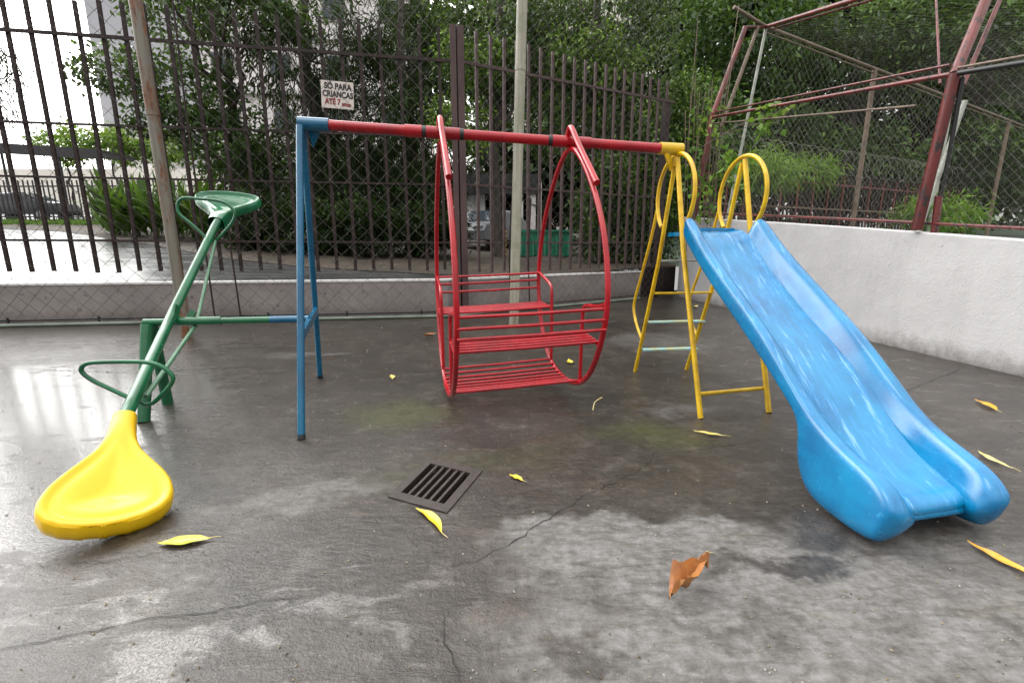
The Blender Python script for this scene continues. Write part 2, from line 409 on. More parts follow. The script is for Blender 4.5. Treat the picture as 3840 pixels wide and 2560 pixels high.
# cracks in the slab
def crack(pts, w, seed):
    r = random.Random(seed); P = []
    for a, b in zip(pts[:-1], pts[1:]):
        a, b = Vector(a), Vector(b); k = max(3, int((b - a).length / .03))
        for i in range(k):
            t = i / k; q = a.lerp(b, t); nrm = Vector((-(b - a).y, (b - a).x)).normalized()
            P.append(q + nrm * r.uniform(-.011, .011))
    P.append(Vector(pts[-1])); mb = MB(); vs = []; n = len(P)
    for i, q in enumerate(P):
        d = (P[min(i + 1, n - 1)] - P[max(i - 1, 0)]).normalized(); nn = Vector((-d.y, d.x))
        ww = w * .55 * r.uniform(.15, 1.3) * min(1, 4 * min(i, n - 1 - i) / n + .1)
        vs += [(*(q + nn * ww / 2), .003), (*(q - nn * ww / 2), .003)]
    mb.add(vs, [(2 * i, 2 * i + 1, 2 * i + 3, 2 * i + 2) for i in range(n - 1)])
    return mb
M['crack'] = plain('crack_dirt', (.012, .011, .009), .8, .3)
for i, (pts, wd) in enumerate([
    ([(-.36, 1.46), (-.14, 1.52), (.007, 1.636), (.336, 1.979), (.702, 2.262), (.816, 2.446), (1.062, 2.475), (1.72, 2.69)], .009),
    ([(.816, 2.446), (.62, 2.75), (.50, 2.95)], .005),
    ([(-1.6, 1.09), (-1.244, 1.218), (-.929, 1.297), (-.62, 1.37)], .006),
    ([(3.0, 3.47), (4.45, 4.37)], .012),
    ([(-5.2, 4.36), (-4.2, 4.22), (-3.503, 4.15), (-2.6, 4.36), (-1.7, 4.5)], .016),
    ([(-1.9, 1.48), (-1.5, 1.52), (-1.25, 1.62)], .005),
    ([(-.23, 1.28), (-.19, 1.16), (-.14, 1.03)], .008)]):
    obj('crack', crack(pts, wd, i), M['crack'], ground, smooth=False)

# the land outside: a wet asphalt road climbing away, and the court side
xs = list(np.linspace(-90, -24, 12)) + list(np.linspace(-22, 3.9, 40))
steps = [0, .4, 1, 2, 3.2, 4.6, 6.2, 8, 10, 12.5, 15, 18, 22, 27, 33, 42, 60, 120, 300]
rowsA = [[(x, fence_y(x) + .10 + s, T(x, fence_y(x) + .1 + s)) for x in xs] for s in steps]
grid_obj('asphalt_road', rowsA, M['road'])
ys = [-12, -6, 0, 3, 6, 8, 9.9, 11, 12.5, 14, 16, 19, 23, 28, 36, 50, 100, 320]
rowsB = []
for y in ys:
    x0 = wr_x(y) + .10 if y <= 9.95 else 3.9
    rowsB.append([(x0 + s, y, T(x0 + s, y)) for s in [0, .5, 1, 2, 3, 4.5, 6, 8, 11, 15, 22, 40, 120]])
M['court'] = plain('court_floor', (.10, .13, .10), .5, .3, 1)
grid_obj('court_floor', rowsB, M['court'])
# planting bed: soil with leaf litter
bx = [-24, -22, -17.3, -11, -8.6, -7, -4.5, -1.5, 3.85]; by = [21.2, 20.4, 18.4, 14.1, 12.3, 11.2, 10.1, 9.4, 9.4]
def bed_y(x): return max(interp(x, bx, by), fence_y(x) + .22)
rowsC = []
for s in [0, .15, .5, 1, 1.6, 2.4, 3.4, 5, 7, 10, 14, 20]:
    rowsC.append([(x, bed_y(x) + s, T(x, bed_y(x) + s) + (.012 if s == 0 else .05 + .03 * math.sin(x * 5 + s * 3))) for x in np.linspace(-24, 3.85, 70)])
grid_obj('soil_bed', rowsC, M['soil'])

# ------------------------------------------------------------------ walls
dirL = (FLb - FLa).normalized(); nL = Vector((-dirL.y, dirL.x, 0))
dirR = (FRb - FLb).normalized(); nR = Vector((-dirR.y, dirR.x, 0))
lw = thing('low_wall', 'low stained concrete wall with white top under the brown bar fence', 'wall', (FLb.x, FLb.y, 0))
A = FLa - dirL * 16; th = .2
nC = (nL + nR).normalized() * (th / max(.2, (nL + nR).normalized().dot(nL)))
def prism(poly, z0, z1):
    n = len(poly); vs = [(p[0], p[1], z0) for p in poly] + [(p[0], p[1], z1) for p in poly]
    return MB().add(vs, [tuple(reversed(range(n))), tuple(range(n, 2 * n))] + [(i, (i + 1) % n, n + (i + 1) % n, n + i) for i in range(n)])
FRe = FLb + dirR * 4.85
poly = [A, FLb, FRe, FRe + nR * th, FLb + nC, A + nL * th]
obj('wall_body', prism(poly, -.1, .585), M['lowwall'], lw, smooth=False)
e = .012
polyc = [A - nL * e, FLb - nC.normalized() * e, FRe - nR * e + dirR * e, FRe + nR * (th + e) + dirR * e, FLb + nC.normalized() * (nC.length + e), A + nL * (th + e)]
obj('coping', prism(polyc, .585, .615), M['walltop'], lw, smooth=False)

ww = thing('white_wall', 'tall white plastered wall behind the blue slide with sloping top edge', 'wall', (wr_x(6), 6, 0))
mbw = MB(); ya, yb = 10.9, .2; n = 26; vs = []
for i in range(n + 1):
    y = lerp(ya, yb, i / n); x = wr_x(y); zt = interp(y, [.2, 4.2, 5.83, 7.85, 9.95, 10.9], [.86, 1.205, 1.365, 1.55, 1.725, 1.81])
    vs += [(x, y, -.1), (x, y, zt - .012), (x + .012, y, zt), (x + .16, y, zt), (x + .16, y, -.1)]
fs = []
for i in range(n):
    for k in range(4): fs.append((i * 5 + k, i * 5 + k + 1, i * 5 + 5 + k + 1, i * 5 + 5 + k))
fs += [(4, 3, 2, 1, 0), tuple(n * 5 + k for k in range(5))]
obj('wall_body', mbw.add(vs, fs), M['whitewall'], ww, smooth=False)
def wz(y): return interp(y, [.2, 4.2, 5.83, 7.85, 9.95, 10.9], [.86, 1.205, 1.365, 1.55, 1.725, 1.81])

# ------------------------------------------------------------------ brown bar fence on the low wall
bar_me = mesh_from('bar', MB().box((0, 0, 1.82), (.046, .036, 3.64)).v, MB().box((0, 0, 1.82), (.046, .036, 3.64)).f)
bar_me.materials.append(M['rustbar'])
bar2_me = mesh_from('bar', bar_me.vertices and [tuple(q.co) for q in bar_me.vertices], [tuple(p.vertices) for p in bar_me.polygons]); bar2_me.materials.append(M['brownpost'])
fb = thing('bar_fence', 'dark rusty bar fence left of the brown post, open to the road', 'fence', (-5, fl_y(-5), 0))
off = -.03
P0 = Vector((-.86, fl_y(-.86), 0))
def onL(x, dz=0, o=off): return Vector((x, fl_y(x), dz)) + nL * o
k = 0
x = -1.12
while x > -11.5:
    p = onL(x, .78 + random.uniform(-.02, .02)); q = p - org(fb)
    o = link('bar', bar_me, None, fb, q); o.rotation_euler = (random.uniform(-.004, .004), random.uniform(-.004, .004), R(8.7))
    x -= .283; k += 1
for z0, z1, hh in ((3.995, 3.925, .045), (2.835, 2.835, .03), (2.12, 2.12, .028), (1.245, 1.215, .032)):
    obj('rail', MB().bar(onL(-11.5, z0 + (z0 - z1) * .5, off - .035), onL(-.95, z1, off - .035), .022, hh), M['rustbar'], fb, smooth=False)
pst = MB()
pst.box((-.905, fl_y(-.905) - .05, 2.26), (.08, .10, 4.32), R(8.7)); pst.box((-.80, fl_y(-.80) - .045, 2.255), (.10, .13, 4.31), R(20))
obj('post', pst, M['brownpost'], fb, smooth=False)
fb2 = thing('bar_fence', 'brown bar fence right of the brown post, running back to the white wall', 'fence', (1.2, fr_y(1.2), 0))
s = .33
Lr = 5.55
while s < Lr:
    p = FLb + dirR * s + nR * off; t = s / Lr
    o = link('bar', bar2_me, None, fb2, Vector((p.x, p.y, .70 + .02 * random.random())) - org(fb2))
    o.rotation_euler = (0, random.uniform(-.004, .004), math.atan2(dirR.y, dirR.x)); o.scale = (1, 1, lerp(1.03, 1.075, t))
    s += .262
for z0, z1, hh in ((3.97, 4.22, .045), (2.95, 3.12, .03), (2.15, 2.22, .028), (1.215, 1.24, .032)):
    a = FLb + dirR * .22 + nR * (off - .035); b = FLb + dirR * Lr + nR * (off - .035)
    obj('rail', MB().bar((a.x, a.y, z0), (b.x, b.y, z1), .022, hh), M['brownpost'], fb2, smooth=False)
pe = FLb + dirR * 5.35
obj('post', MB().box((pe.x, pe.y, 2.1), (.16, .12, 4.3), math.atan2(dirR.y, dirR.x)), M['rustbar'], fb2, smooth=False)

gp0 = FLb + dirR * 4.87 + nR * .06; gp1 = FLb + dirR * 6.12 + nR * .06
gt = thing('gate_panel', 'narrow dark brown gate panel between the low wall end and the white wall', 'gate', tuple(gp0))
obj('panel', MB().bar((gp0.x, gp0.y, .36), (gp1.x, gp1.y, .36), .05, .70), M['rustbar'], gt, smooth=False)
obj('frame', MB().bar((gp0.x, gp0.y - .03, .70), (gp1.x, gp1.y - .03, .70), .05, .05), M['brownpost'], gt, smooth=False)
# ------------------------------------------------------------------ chain-link netting
def net(O, U, W_, V, H_, c, r, seed=0, sag=.0):
    """diamond wire netting on the parallelogram O + u*U (0..W_) + v*V (0..H_)"""
    O, U, V = Vector(O), Vector(U).normalized(), Vector(V).normalized()
    Nn = U.cross(V).normalized(); rg = np.random.default_rng(seed)
    nc = int(W_ / c); nr = int(H_ / (c / 2))
    offs = np.array([[math.cos(a), math.sin(a)] for a in (PI / 2, PI / 2 + 2 * PI / 3, PI / 2 + 4 * PI / 3)]) * r
    vs, fs, base = [], [], 0
    Oa, Ua, Va, Na = (np.array(t) for t in (O, U, V, Nn))
    j = np.arange(nr + 1)
    ph = rg.uniform(0, 6, 4)
    for i in range(nc):
        for sgn in (0, 1):
            uu = (i * c + (c / 2) * (j % 2)) if sgn == 0 else ((i + 1) * c - (c / 2) * (j % 2))
            vv = j * c / 2
            w1 = sag * (np.sin(uu * 1.3 + ph[0]) * np.sin(vv * .9 + ph[1]))
            u2 = uu + c * .10 * np.sin(vv * 2.1 + uu * 1.7 + ph[2]); v2 = vv + c * .10 * np.sin(uu * 1.9 + ph[3])
            ctr = Oa + u2[:, None] * Ua + v2[:, None] * Va + (w1 + r * (1 if sgn else -1))[:, None] * Na
            for a in range(3):
                vs.append(ctr + offs[a, 0] * Ua + offs[a, 1] * Na)
            m = nr + 1
            for a in range(3):
                b = (a + 1) % 3; k0 = np.arange(nr)
                fs.append(np.stack([base + a * m + k0, base + a * m + k0 + 1, base + b * m + k0 + 1, base + b * m + k0], 1))
            base += 3 * m
    return np.concatenate(vs), np.concatenate(fs)
def np_mesh(name, v, f, shade=None, smooth=False):
    me = bpy.data.meshes.new(name); nv, nf, k = len(v), len(f), f.shape[1]
    me.vertices.add(nv); me.vertices.foreach_set('co', np.ascontiguousarray(v, dtype=np.float32).ravel())
    me.loops.add(nf * k); me.loops.foreach_set('vertex_index', np.ascontiguousarray(f, dtype=np.int32).ravel())
    me.polygons.add(nf); me.polygons.foreach_set('loop_start', np.arange(0, nf * k, k, dtype=np.int32))
    if shade is not None:
        a = me.attributes.new('shade', 'FLOAT', 'POINT'); a.data.foreach_set('value', np.ascontiguousarray(shade, dtype=np.float32))
    me.update(calc_edges=True)
    if smooth: me.polygons.foreach_set('use_smooth', [True] * nf)
    return me
def net_obj(name, parent, m, *a, **kw):
    v, f = net(*a, **kw); b = org(parent)
    return link(name, np_mesh(name, v - np.array(b), f), m, parent)

cf = thing('chain_link_fence', 'tall rusty chain-link netting hung in front of the low wall', 'fence', (-3, fl_y(-3) - .12, 0))
o1 = FLa - dirL * 4 - nL * .12
net_obj('netting', cf, M['darkwire'], (o1.x, o1.y, .04), dirL, 10.55, (0, 0, 1), 6.2, .25, .0042, seed=1, sag=.03)
o2 = FLb - nC.normalized() * .12
net_obj('netting', cf, M['darkwire'], (o2.x, o2.y, .04), dirR, 5.6, (0, 0, 1), 6.2, .19, .0028, seed=2, sag=.03)
obj('tension_rod', MB().tube([(o1.x, o1.y, .085), (o2.x, o2.y, .085)], .016, 6), M['black'], cf)
e2 = o2 + dirR * 4.8
obj('tension_rod', MB().tube([(o2.x, o2.y, .085), (e2.x, e2.y, .085)], .010, 6), M['rustbar'], cf)
for x, dz in ((-4.62, 6.1), (-4.25, 2.2), (-.02, 1.9), (.33, 2.0)):
    yy = fence_y(x) - .16
    obj('stiffener_rod', MB().tube([(x, yy, .05), (x - .03, yy, dz * .5), (x + .01, yy, dz)], .013, 6), M['rustbar'], cf)
for i in range(9):
    p = o1.lerp(o2, .06 + i * .112); obj('tie', MB().tube([(p.x, p.y - .015, .02), (p.x, p.y - .018, .13)], .014, 6), M['black'], cf)

def pole(name, label, p0, p1, r, m, bands):
    t = thing(name, label, 'pole', p0)
    a, b = Vector(p0), Vector(p1); n = 14
    obj('shaft', MB().tube([a.lerp(b, i / n) for i in range(n + 1)], r, 20), m, t)
    for z in bands:
        q = a.lerp(b, z); d = (b - a).normalized() * .035
        obj('band', MB().tube([q - d, q + d], r * 1.09, 20), m, t)
    return t
pole('steel_pole', 'grey steel pole streaked with orange rust behind the seesaw', (-4.199, 5.854, 0), (-4.25, 5.84, 6.4), .066, M['rustpole'], (.42, .71))
pole('steel_pole', 'off-white weathered steel pole behind the red swing seat', (.026, 6.877, 0), (.185, 6.88, 6.4), .072, M['whitepole'], (.55,))

cd = thing('conduit_pipe', 'thin grey-green pipe lying along the foot of the low wall', 'pipe', (-3, fl_y(-3) - .2, 0))
a = FLa - dirL * 6 - nL * .21; b = FLb - nC.normalized() * .24; c_ = FLb + dirR * 4.6 - nR * .2
obj('pipe_run', MB().tube([(a.x, a.y, .028), (b.x, b.y, .028), (c_.x, c_.y, .028)], .025, 8), M['conduit'], cd)

# ------------------------------------------------------------------ hand-painted sign
sg = thing('painted_sign', 'small white hand-painted sign with black and red words on the bar fence', 'sign', (-2.6, fl_y(-2.6) - .1, 3.36))
RZ, RY = math.atan2(dirL.y, dirL.x), R(2.2)
sgm = plain('sign_board_paint', (.60, .54, .50), .6, .14, 6)
bd = MB().box((0, 0, 0), (.46, .012, .375))
bo = link('board', mesh_from('board', bd.v, bd.f), sgm, sg); bo.rotation_euler = (0, RY, RZ)
def lettering(txt, size, x, z, m, parent, sx=1., tilt=0, bold=.0045):
    cu = bpy.data.curves.new('lettering', 'FONT'); cu.body = txt; cu.size = size; cu.align_x = 'LEFT'; cu.align_y = 'CENTER'
    cu.extrude = .0015; cu.offset = bold
    o = bpy.data.objects.new('lettering', cu); COL.objects.link(o)
    dg = bpy.context.evaluated_depsgraph_get(); me = bpy.data.meshes.new_from_object(o.evaluated_get(dg))
    COL.objects.unlink(o); bpy.data.objects.remove(o)
    t = link('lettering', me, m, parent); me.materials.clear(); me.materials.append(m)
    mloc = Euler((0, RY, RZ)).to_matrix() @ Vector((x, -.0085, z))
    t.location = mloc
    t.rotation_euler = (Euler((0, RY, RZ)).to_matrix() @ Euler((PI / 2, 0, 0)).to_matrix() @ Euler((0, 0, tilt)).to_matrix()).to_euler()
    t.scale = (sx, 1, 1)
    return t
M['ink'] = plain('black_sign_paint', (.012, .01, .012), .6, .3)
M['inkred'] = plain('dark_red_sign_paint', (.20, .02, .018), .6, .3, 20)
lettering('SÓ PARA', .115, -.185, .115, M['ink'], sg, .84, -.03)
lettering('CRIANÇAS', .115, -.212, .008, M['ink'], sg, .78, -.03)
lettering('ATÉ 7', .105, -.18, -.098, M['inkred'], sg, .82, -.02)
lettering('anos', .085, .062, -.118, M['inkred'], sg, .8, -.10, .0035)

# ------------------------------------------------------------------ playset frame of reference: s along the top bar, n away from the camera
Us, Un = Vector((.992, .127, 0)), Vector((-.127, .992, 0))
def W(s, n, z): return Us * s + Un * n + Vector((0, 0, z))
def tubeW(pts, r, n=12, closed=False): return MB().tube([W(*p) for p in pts], r, n, closed)

# --- swing frame
sf = thing('swing_frame', 'swing frame with blue A-shaped legs and long red top bar', 'swing frame', W(-1.07, 3.48, 0))
obj('leg', tubeW([(-.941, 2.783, 0), (-.975, 3.42, 1.93)], .0225, 16), M['blue'], sf)
obj('leg', tubeW([(-1.201, 4.177, 0), (-.985, 3.52, 1.93)], .0225, 16), M['blue'], sf)
br = MB().bar(W(-.955, 3.02, .60), W(-1.115, 3.93, .64), .028, .055)
obj('cross_brace', br, M['blue'], sf, smooth=False)
obj('coupling', tubeW([(-.999, 3.48, 1.958), (-.80, 3.48, 1.953)], .0435, 20), M['blue'], sf)
gs = MB()
gs.add([W(-.955, 3.515, 1.92), W(-.87, 3.515, 1.92), W(-.935, 3.55, 1.82), W(-.955, 3.525, 1.92), W(-.87, 3.525, 1.92), W(-.935, 3.56, 1.82)],
       [(0, 1, 2), (5, 4, 3), (0, 3, 4, 1), (1, 4, 5, 2), (2, 5, 3, 0)])
obj('gusset', gs, M['blue'], sf, smooth=False)
def barz(s): return lerp(1.953, 1.866, (s + .8) / 2.35)
obj('top_bar', tubeW([(s_, 3.48, barz(s_)) for s_ in np.linspace(-.81, 1.56, 12)], .0345, 20), M['red'], sf)
for a_, b_ in ((-.30, -.185), (-.155, .075), (.735, .845), (.925, 1.02)):
    obj('sleeve', tubeW([(a_, 3.48, barz(a_)), (b_, 3.48, barz(b_))], .041, 20), M['red'], sf)
for s_ in (-.17, .09, .72):
    obj('bearing_ring', tubeW([(s_ - .014, 3.48, barz(s_)), (s_ + .014, 3.48, barz(s_))], .038, 20), M['black'], sf)
obj('coupling', tubeW([(1.553, 3.48, 1.866), (1.727, 3.48, 1.862)], .0425, 20), M['yellow'], sf)
ut = MB(); ut.bar(W(1.60, 3.46, 1.83), W(1.665, 3.49, 1.72), .012, .05); ut.bar(W(1.70, 3.48, 1.835), W(1.685, 3.49, 1.74), .03, .04)
obj('bracket', ut, M['yellow'], sf, smooth=False)

for a_, b_ in (((-.941, 2.783, 0), (-.9414, 2.792, .026)), ((-1.201, 4.177, 0), (-1.198, 4.168, .026))): obj('foot_cap', tubeW([a_, b_], .0245, 14), M['black'], sf)
# --- red gondola swing
gw = thing('gondola_swing', 'red two-seat gondola swing hanging from the red top bar', 'swing', W(.41, 3.48, .12))
HP = [(0, 1.838), (.10, 1.818), (.19, 1.77), (.285, 1.70), (.40, 1.59), (.52, 1.45), (.63, 1.275), (.70, 1.10), (.738, .93), (.742, .80), (.715, .66), (.645, .49),
      (.55, .345), (.44, .24), (.33, .18), (.2, .142), (.08, .126)]
def side(d, z, base): return (base - .105 * d, 3.48 + d, z - (.036 * (1.84 - z) if base < 0 else 0))
loop = HP + [(0, .124)] + [(-d, z) for d, z in reversed(HP[1:])]
for nm, sb in (('left', -.06), ('right', .866)):
    dzb = .02 if nm == 'left' else 0
    cp = catmull([(a_, b_, 0) for a_, b_ in loop], 4, True)
    obj('side_hoop', MB().tube([W(*side(p.x, p.y + dzb * p.y / 1.84, sb)) for p in cp], .0185, 12, True), M['red'], gw)
    hb = catmull([(.055, 1.90, 0), (.035, 1.955, 0), (0, 1.985, 0), (-.06, 1.955, 0), (-.18, 1.838, 0), (-.37, 1.672, 0), (-.515, 1.545, 0)], 6)
    obj('hanger', MB().tube([W(*side(p.x, p.y + dzb * 1.4, sb)) for p in hb], .021, 12), M['red'], gw)
    for sg_ in (1, -1):
        zt = .92 if sg_ > 0 else .80
        zs = .828 if sg_ > 0 else .74
        ap = [(.728 * sg_, zt, 0), (.60 * sg_, zt - .03, 0), (.40 * sg_, zs + .01, 0), (.352 * sg_, zs - .04, 0), (.345 * sg_, zs - .14, 0), (.34 * sg_, .5, 0), (.335 * sg_, .19, 0)]
        obj('armrest', MB().tube([W(*side(p.x, p.y, sb)) for p in catmull(ap, 5)], .0135, 10), M['red'], gw)
        za, zb = (.635, .645) if sg_ > 0 else (.555, .52)
        se = [(.36 * sg_, za, 0), (.55 * sg_, (za + zb) / 2, 0), (.66 * sg_, zb, 0)]
        obj('seat_support', MB().tube([W(*side(p.x, p.y, sb)) for p in catmull(se, 4)], .012, 8), M['red'], gw)
def cross(d, z, r=.0085):
    a_, b_ = side(d, z, -.06), side(d, z, .866); mid = (lerp(a_[0], b_[0], .5), a_[1], (a_[2] + b_[2]) / 2 - .004)
    return MB().tube([W(*a_), W(*mid), W(*b_)], r, 10)
for sg_, zz in ((1, (.915, .852, .782)), (-1, (.772, .704, .642))):
    for i, z in enumerate(zz):
        d = {0: .725, 1: .735, 2: .738}[i] * sg_
        obj('backrest_rail', cross(d, z, .0105), M['red'], gw)
    za, zb = (.635, .645) if sg_ > 0 else (.555, .53)
    for i in range(6):
        obj('seat_slat', cross(lerp(.365, .625, i / 5) * sg_, lerp(za, zb, i / 5) + .012, .0108), M['red'], gw)
for i in range(10):
    d = lerp(.335, -.30, i / 9)
    zf = interp(abs(d), [0, .08, .2, .33, .44], [.124, .126, .142, .18, .24])
    obj('floor_slat', cross(d, zf + .016, .0105), M['red'], gw)

# --- seesaw
ss = thing('seesaw', 'green seesaw with one yellow seat down and one green seat raised', 'seesaw', W(-2.0, 3.41, 0))
obj('axle', tubeW([(-2.112, 3.43, .64), (-1.30, 3.45, .640)], .0245, 16), M['green'], ss)
obj('axle_sleeve', tubeW([(-1.30, 3.45, .640), (-1.035, 3.46, .640)], .0255, 16), M['blue'], ss)
obj('leg', tubeW([(-2.081, 3.218, 0), (-2.075, 3.40, .63)], .0375, 16), M['green'], ss)
obj('leg', tubeW([(-2.149, 3.609, 0), (-2.075, 3.44, .63)], .0375, 16), M['green'], ss)
obj('collar', tubeW([(-1.90, 3.44, .641), (-1.62, 3.445, .641)], .031, 16), M['green'], ss)
C0 = Vector((-1.925, 3.40, .668)); L0 = Vector((-1.64, 2.42, .325)); G0 = Vector((-1.985, 4.37, 1.365))
bpts = [L0 + (L0 - C0).normalized() * .02] + [L0.lerp(C0, t) for t in (.25, .5, .75, .9)] + [C0.lerp(G0, t) for t in (.06, .2, .5, .8, 1.0)]
obj('beam', tubeW(catmull(bpts, 4), .031, 18), M['green'], ss)
gp = MB(); gp.bar(W(-1.90, 3.40, .64), W(-1.90, 3.46, .75), .05, .012, (1, 0, 0)); gp.bar(W(-1.86, 3.44, .62), W(-1.80, 3.46, .71), .04, .01, (0, 1, 0))
obj('pivot_plate', gp, M['green'], ss, smooth=False)
Gt = C0.lerp(G0, .80); Lt = C0.lerp(L0, .78)
obj('truss_rod', tubeW([Gt + Vector((.04, 0, -.03)), Vector((-1.80, 3.46, .60))], .011, 10), M['palegreen'], ss)
obj('truss_rod', tubeW([Vector((-1.80, 3.44, .60)), Lt + Vector((.03, 0, -.05))], .013, 10), M['palegreen'], ss)
h1 = [(-1.677, .325), (-1.813, .409), (-1.90, .467), (-1.937, .515), (-1.908, .551), (-1.813, .558), (-1.636, .552), (-1.556, .529), (-1.508, .48), (-1.513, .432), (-1.594, .345), (-1.64, .318)]
obj('handle', MB().tube([W(p.x, 2.60, p.y) for p in catmull([(a_, b_, 0) for a_, b_ in h1], 5, True)], .0115, 10, True), M['green'], ss)
h2 = [(-1.99, 1.204), (-2.09, 1.311), (-2.186, 1.405), (-2.199, 1.457), (-2.187, 1.505), (-2.14, 1.536), (-2.026, 1.53), (-1.901, 1.52), (-1.831, 1.498), (-1.784, 1.457), (-1.767, 1.416), (-1.788, 1.359), (-1.835, 1.301), (-1.939, 1.201)]
obj('handle', MB().tube([W(p.x, 4.20, p.y) for p in catmull([(a_, b_, 0) for a_, b_ in h2], 5, True)], .0115, 10, True), M['green'], ss)

PROF = [(0, .060), (.12, .064), (.24, .078), (.34, .108), (.43, .160), (.52, .214), (.61, .255), (.70, .272), (.775, .264), (.835, .228), (.88, .165), (.905, .09), (.915, .006)]
def seat_mesh(s0, n0, z0, yaw, pitch, roll, L, Wd, thick=.05, rimk=1.):
    """moulded saddle: tapering neck that opens to a rimmed dish"""
    pa = [p[0] / .915 for p in PROF]; pw = [p[1] for p in PROF]
    tt = np.concatenate([np.linspace(0, .9, 34), .9 + .1 * (1 - (1 - np.linspace(.08, 1, 14)) ** 2)])
    def wid(t):
        k = np.interp(t, pa, pw); return k
    # smooth outline
    dense = np.linspace(0, 1, 400); wd = np.interp(dense, pa, pw)
    ker = np.ones(17) / 17; wd2 = np.convolve(np.pad(wd, 8, mode='edge'), ker, 'valid'); wd2 = np.where(dense > .9, wd, wd2)
    OUT = np.stack([dense * L, wd2 * Wd], 1)
    a = np.array([math.sin(yaw) * math.cos(pitch), math.cos(yaw) * math.cos(pitch), math.sin(pitch)])
    w_ = np.cross(a, [0, 0, 1.]); w_ /= np.linalg.norm(w_); nn = np.cross(w_, a)
    w2 = w_ * math.cos(roll) + nn * math.sin(roll); n2 = np.cross(w2, a)
    m = 29; mb = MB(); rows = []
    def pt(x, y, h): return W(*(np.array([s0, n0, z0]) + a * x + w2 * y + n2 * h))
    def height(x, y):
        t = x / L; hw = np.interp(t, dense, wd2) * Wd
        d = np.sqrt(((OUT - [x, abs(y)]) ** 2).sum(1)).min()
        neck = np.clip(1 - (t - .12) / .42, 0, 1); neck = neck * neck * (3 - 2 * neck)
        r = abs(y) / max(hw, 1e-4)
        hn = .035 * math.sqrt(max(0, 1 - r * r)) - .01
        rim = .011 * math.exp(-((d - .014) / .014) ** 2) - .009 * math.exp(-((d - .045) / .014) ** 2)
        rim *= rimk
        dish = -.045 * rimk * min(1, max(0, (d - .05) / .12)) ** 1.5
        edge = -.012 * max(0, 1 - d / .012) ** 2
        return neck * hn + (1 - neck) * (rim + dish) + edge + (1 - neck) * .0
    top = []
    for t in tt:
        x = t * L; hw = max(.002, np.interp(t, dense, wd2) * Wd)
        row = []
        for k in range(m):
            u = math.sin((k / (m - 1) - .5) * PI)
            y = u * hw; row.append((x, y, height(x, y)))
        top.append(row)
    vs = [pt(*q) for r in top for q in r]; nrow = len(top)
    fs = [(i * m + k, i * m + k + 1, (i + 1) * m + k + 1, (i + 1) * m + k) for i in range(nrow - 1) for k in range(m - 1)]
    # skirt: down the outline and in underneath
    rim_idx = [i * m for i in range(nrow)] + [(nrow - 1) * m + k for k in range(1, m)] + [i * m + m - 1 for i in range(nrow - 2, -1, -1)]
    flat = [q for r in top for q in r]
    prev = rim_idx
    for dh, sc_ in ((-.25, 1.012), (-.55, 1.012), (-.85, .995), (-1.0, .96)):
        st = len(vs); cx = L * .62
        for idx in rim_idx:
            x, y, h = flat[idx]; f_ = sc_ if x > .25 * L else 1
            vs.append(pt(cx + (x - cx) * f_ if x > cx else x, y * f_, h + dh * thick))
        cur = list(range(st, len(vs)))
        fs += [(prev[i + 1], prev[i], cur[i], cur[i + 1]) for i in range(len(cur) - 1)]
        prev = cur
    half = len(prev) // 2
    fs.append(tuple(prev))
    mb.add(vs, fs)
    return mb
obj('seat', seat_mesh(-1.628, 2.395, .338, 2.74, -.39, .19, .68, .80, .08, .7), M['seatyellow'], ss, ang=70)
obj('seat', seat_mesh(-2.0, 4.36, 1.375, -.132, .465, -.065, .62, 1.0, .06, 1.7), M['seatgreen'], ss, ang=70)

# --- slide
sl = thing('slide', 'blue plastic slide with yellow pipe ladder and round hand hoops', 'slide', W(1.95, 2.8, 0))
M['slide'] = None
def slide_mat():
    m, nt, b = new_mat('blue_slide_plastic'); P = coords(nt)
    n1 = noise(nt, P, 3.2, 6, .65); n2 = noise(nt, coords(nt, (15, 1.5, 1.5)), 1.9, 7, .72); n3 = noise(nt, P, 30, 5, .7)
    c = mixc(nt, (.001, .098, .255), (.002, .195, .40), ramp(nt, n1, [(.33, 0.), (.62, 1.)]))
    g = nt.nodes.new('ShaderNodeNewGeometry'); sp = nt.nodes.new('ShaderNodeSeparateXYZ'); nt.links.new(g.outputs['Normal'], sp.inputs[0])
    up = ramp(nt, sp.outputs[2], [(.35, 0.), (.8, 1.)])
    scuff = math_(nt, 'MULTIPLY', ramp(nt, n2, [(.46, 0.), (.62, 1.)]), up)
    c = mixc(nt, c, (.03, .25, .58), math_(nt, 'MULTIPLY', scuff, .6))
    flake = math_(nt, 'MULTIPLY', ramp(nt, n2, [(.60, 0.), (.63, 1.)]), up)
    c = mixc(nt, c, (.30, .52, .70), math_(nt, 'MULTIPLY', flake, .45))
    c = mixc(nt, c, (.04, .32, .58), ramp(nt, n3, [(.60, 0.), (.68, .5)]))
    c = mixc(nt, c, (.02, .10, .20), ramp(nt, n3, [(.27, .5), (.32, 0.)]))
    nt.links.new(c, b.inputs['Base Color'])
    b.inputs['Specular IOR Level'].default_value = .6
    nt.links.new(ramp(nt, n2, [(.35, .13), (.7, .36)]), b.inputs['Roughness'])
    bump(nt, b, math_(nt, 'ADD', n3, math_(nt, 'MULTIPLY', n2, .3)), .05, .004)
    return m
M['slide'] = slide_mat()
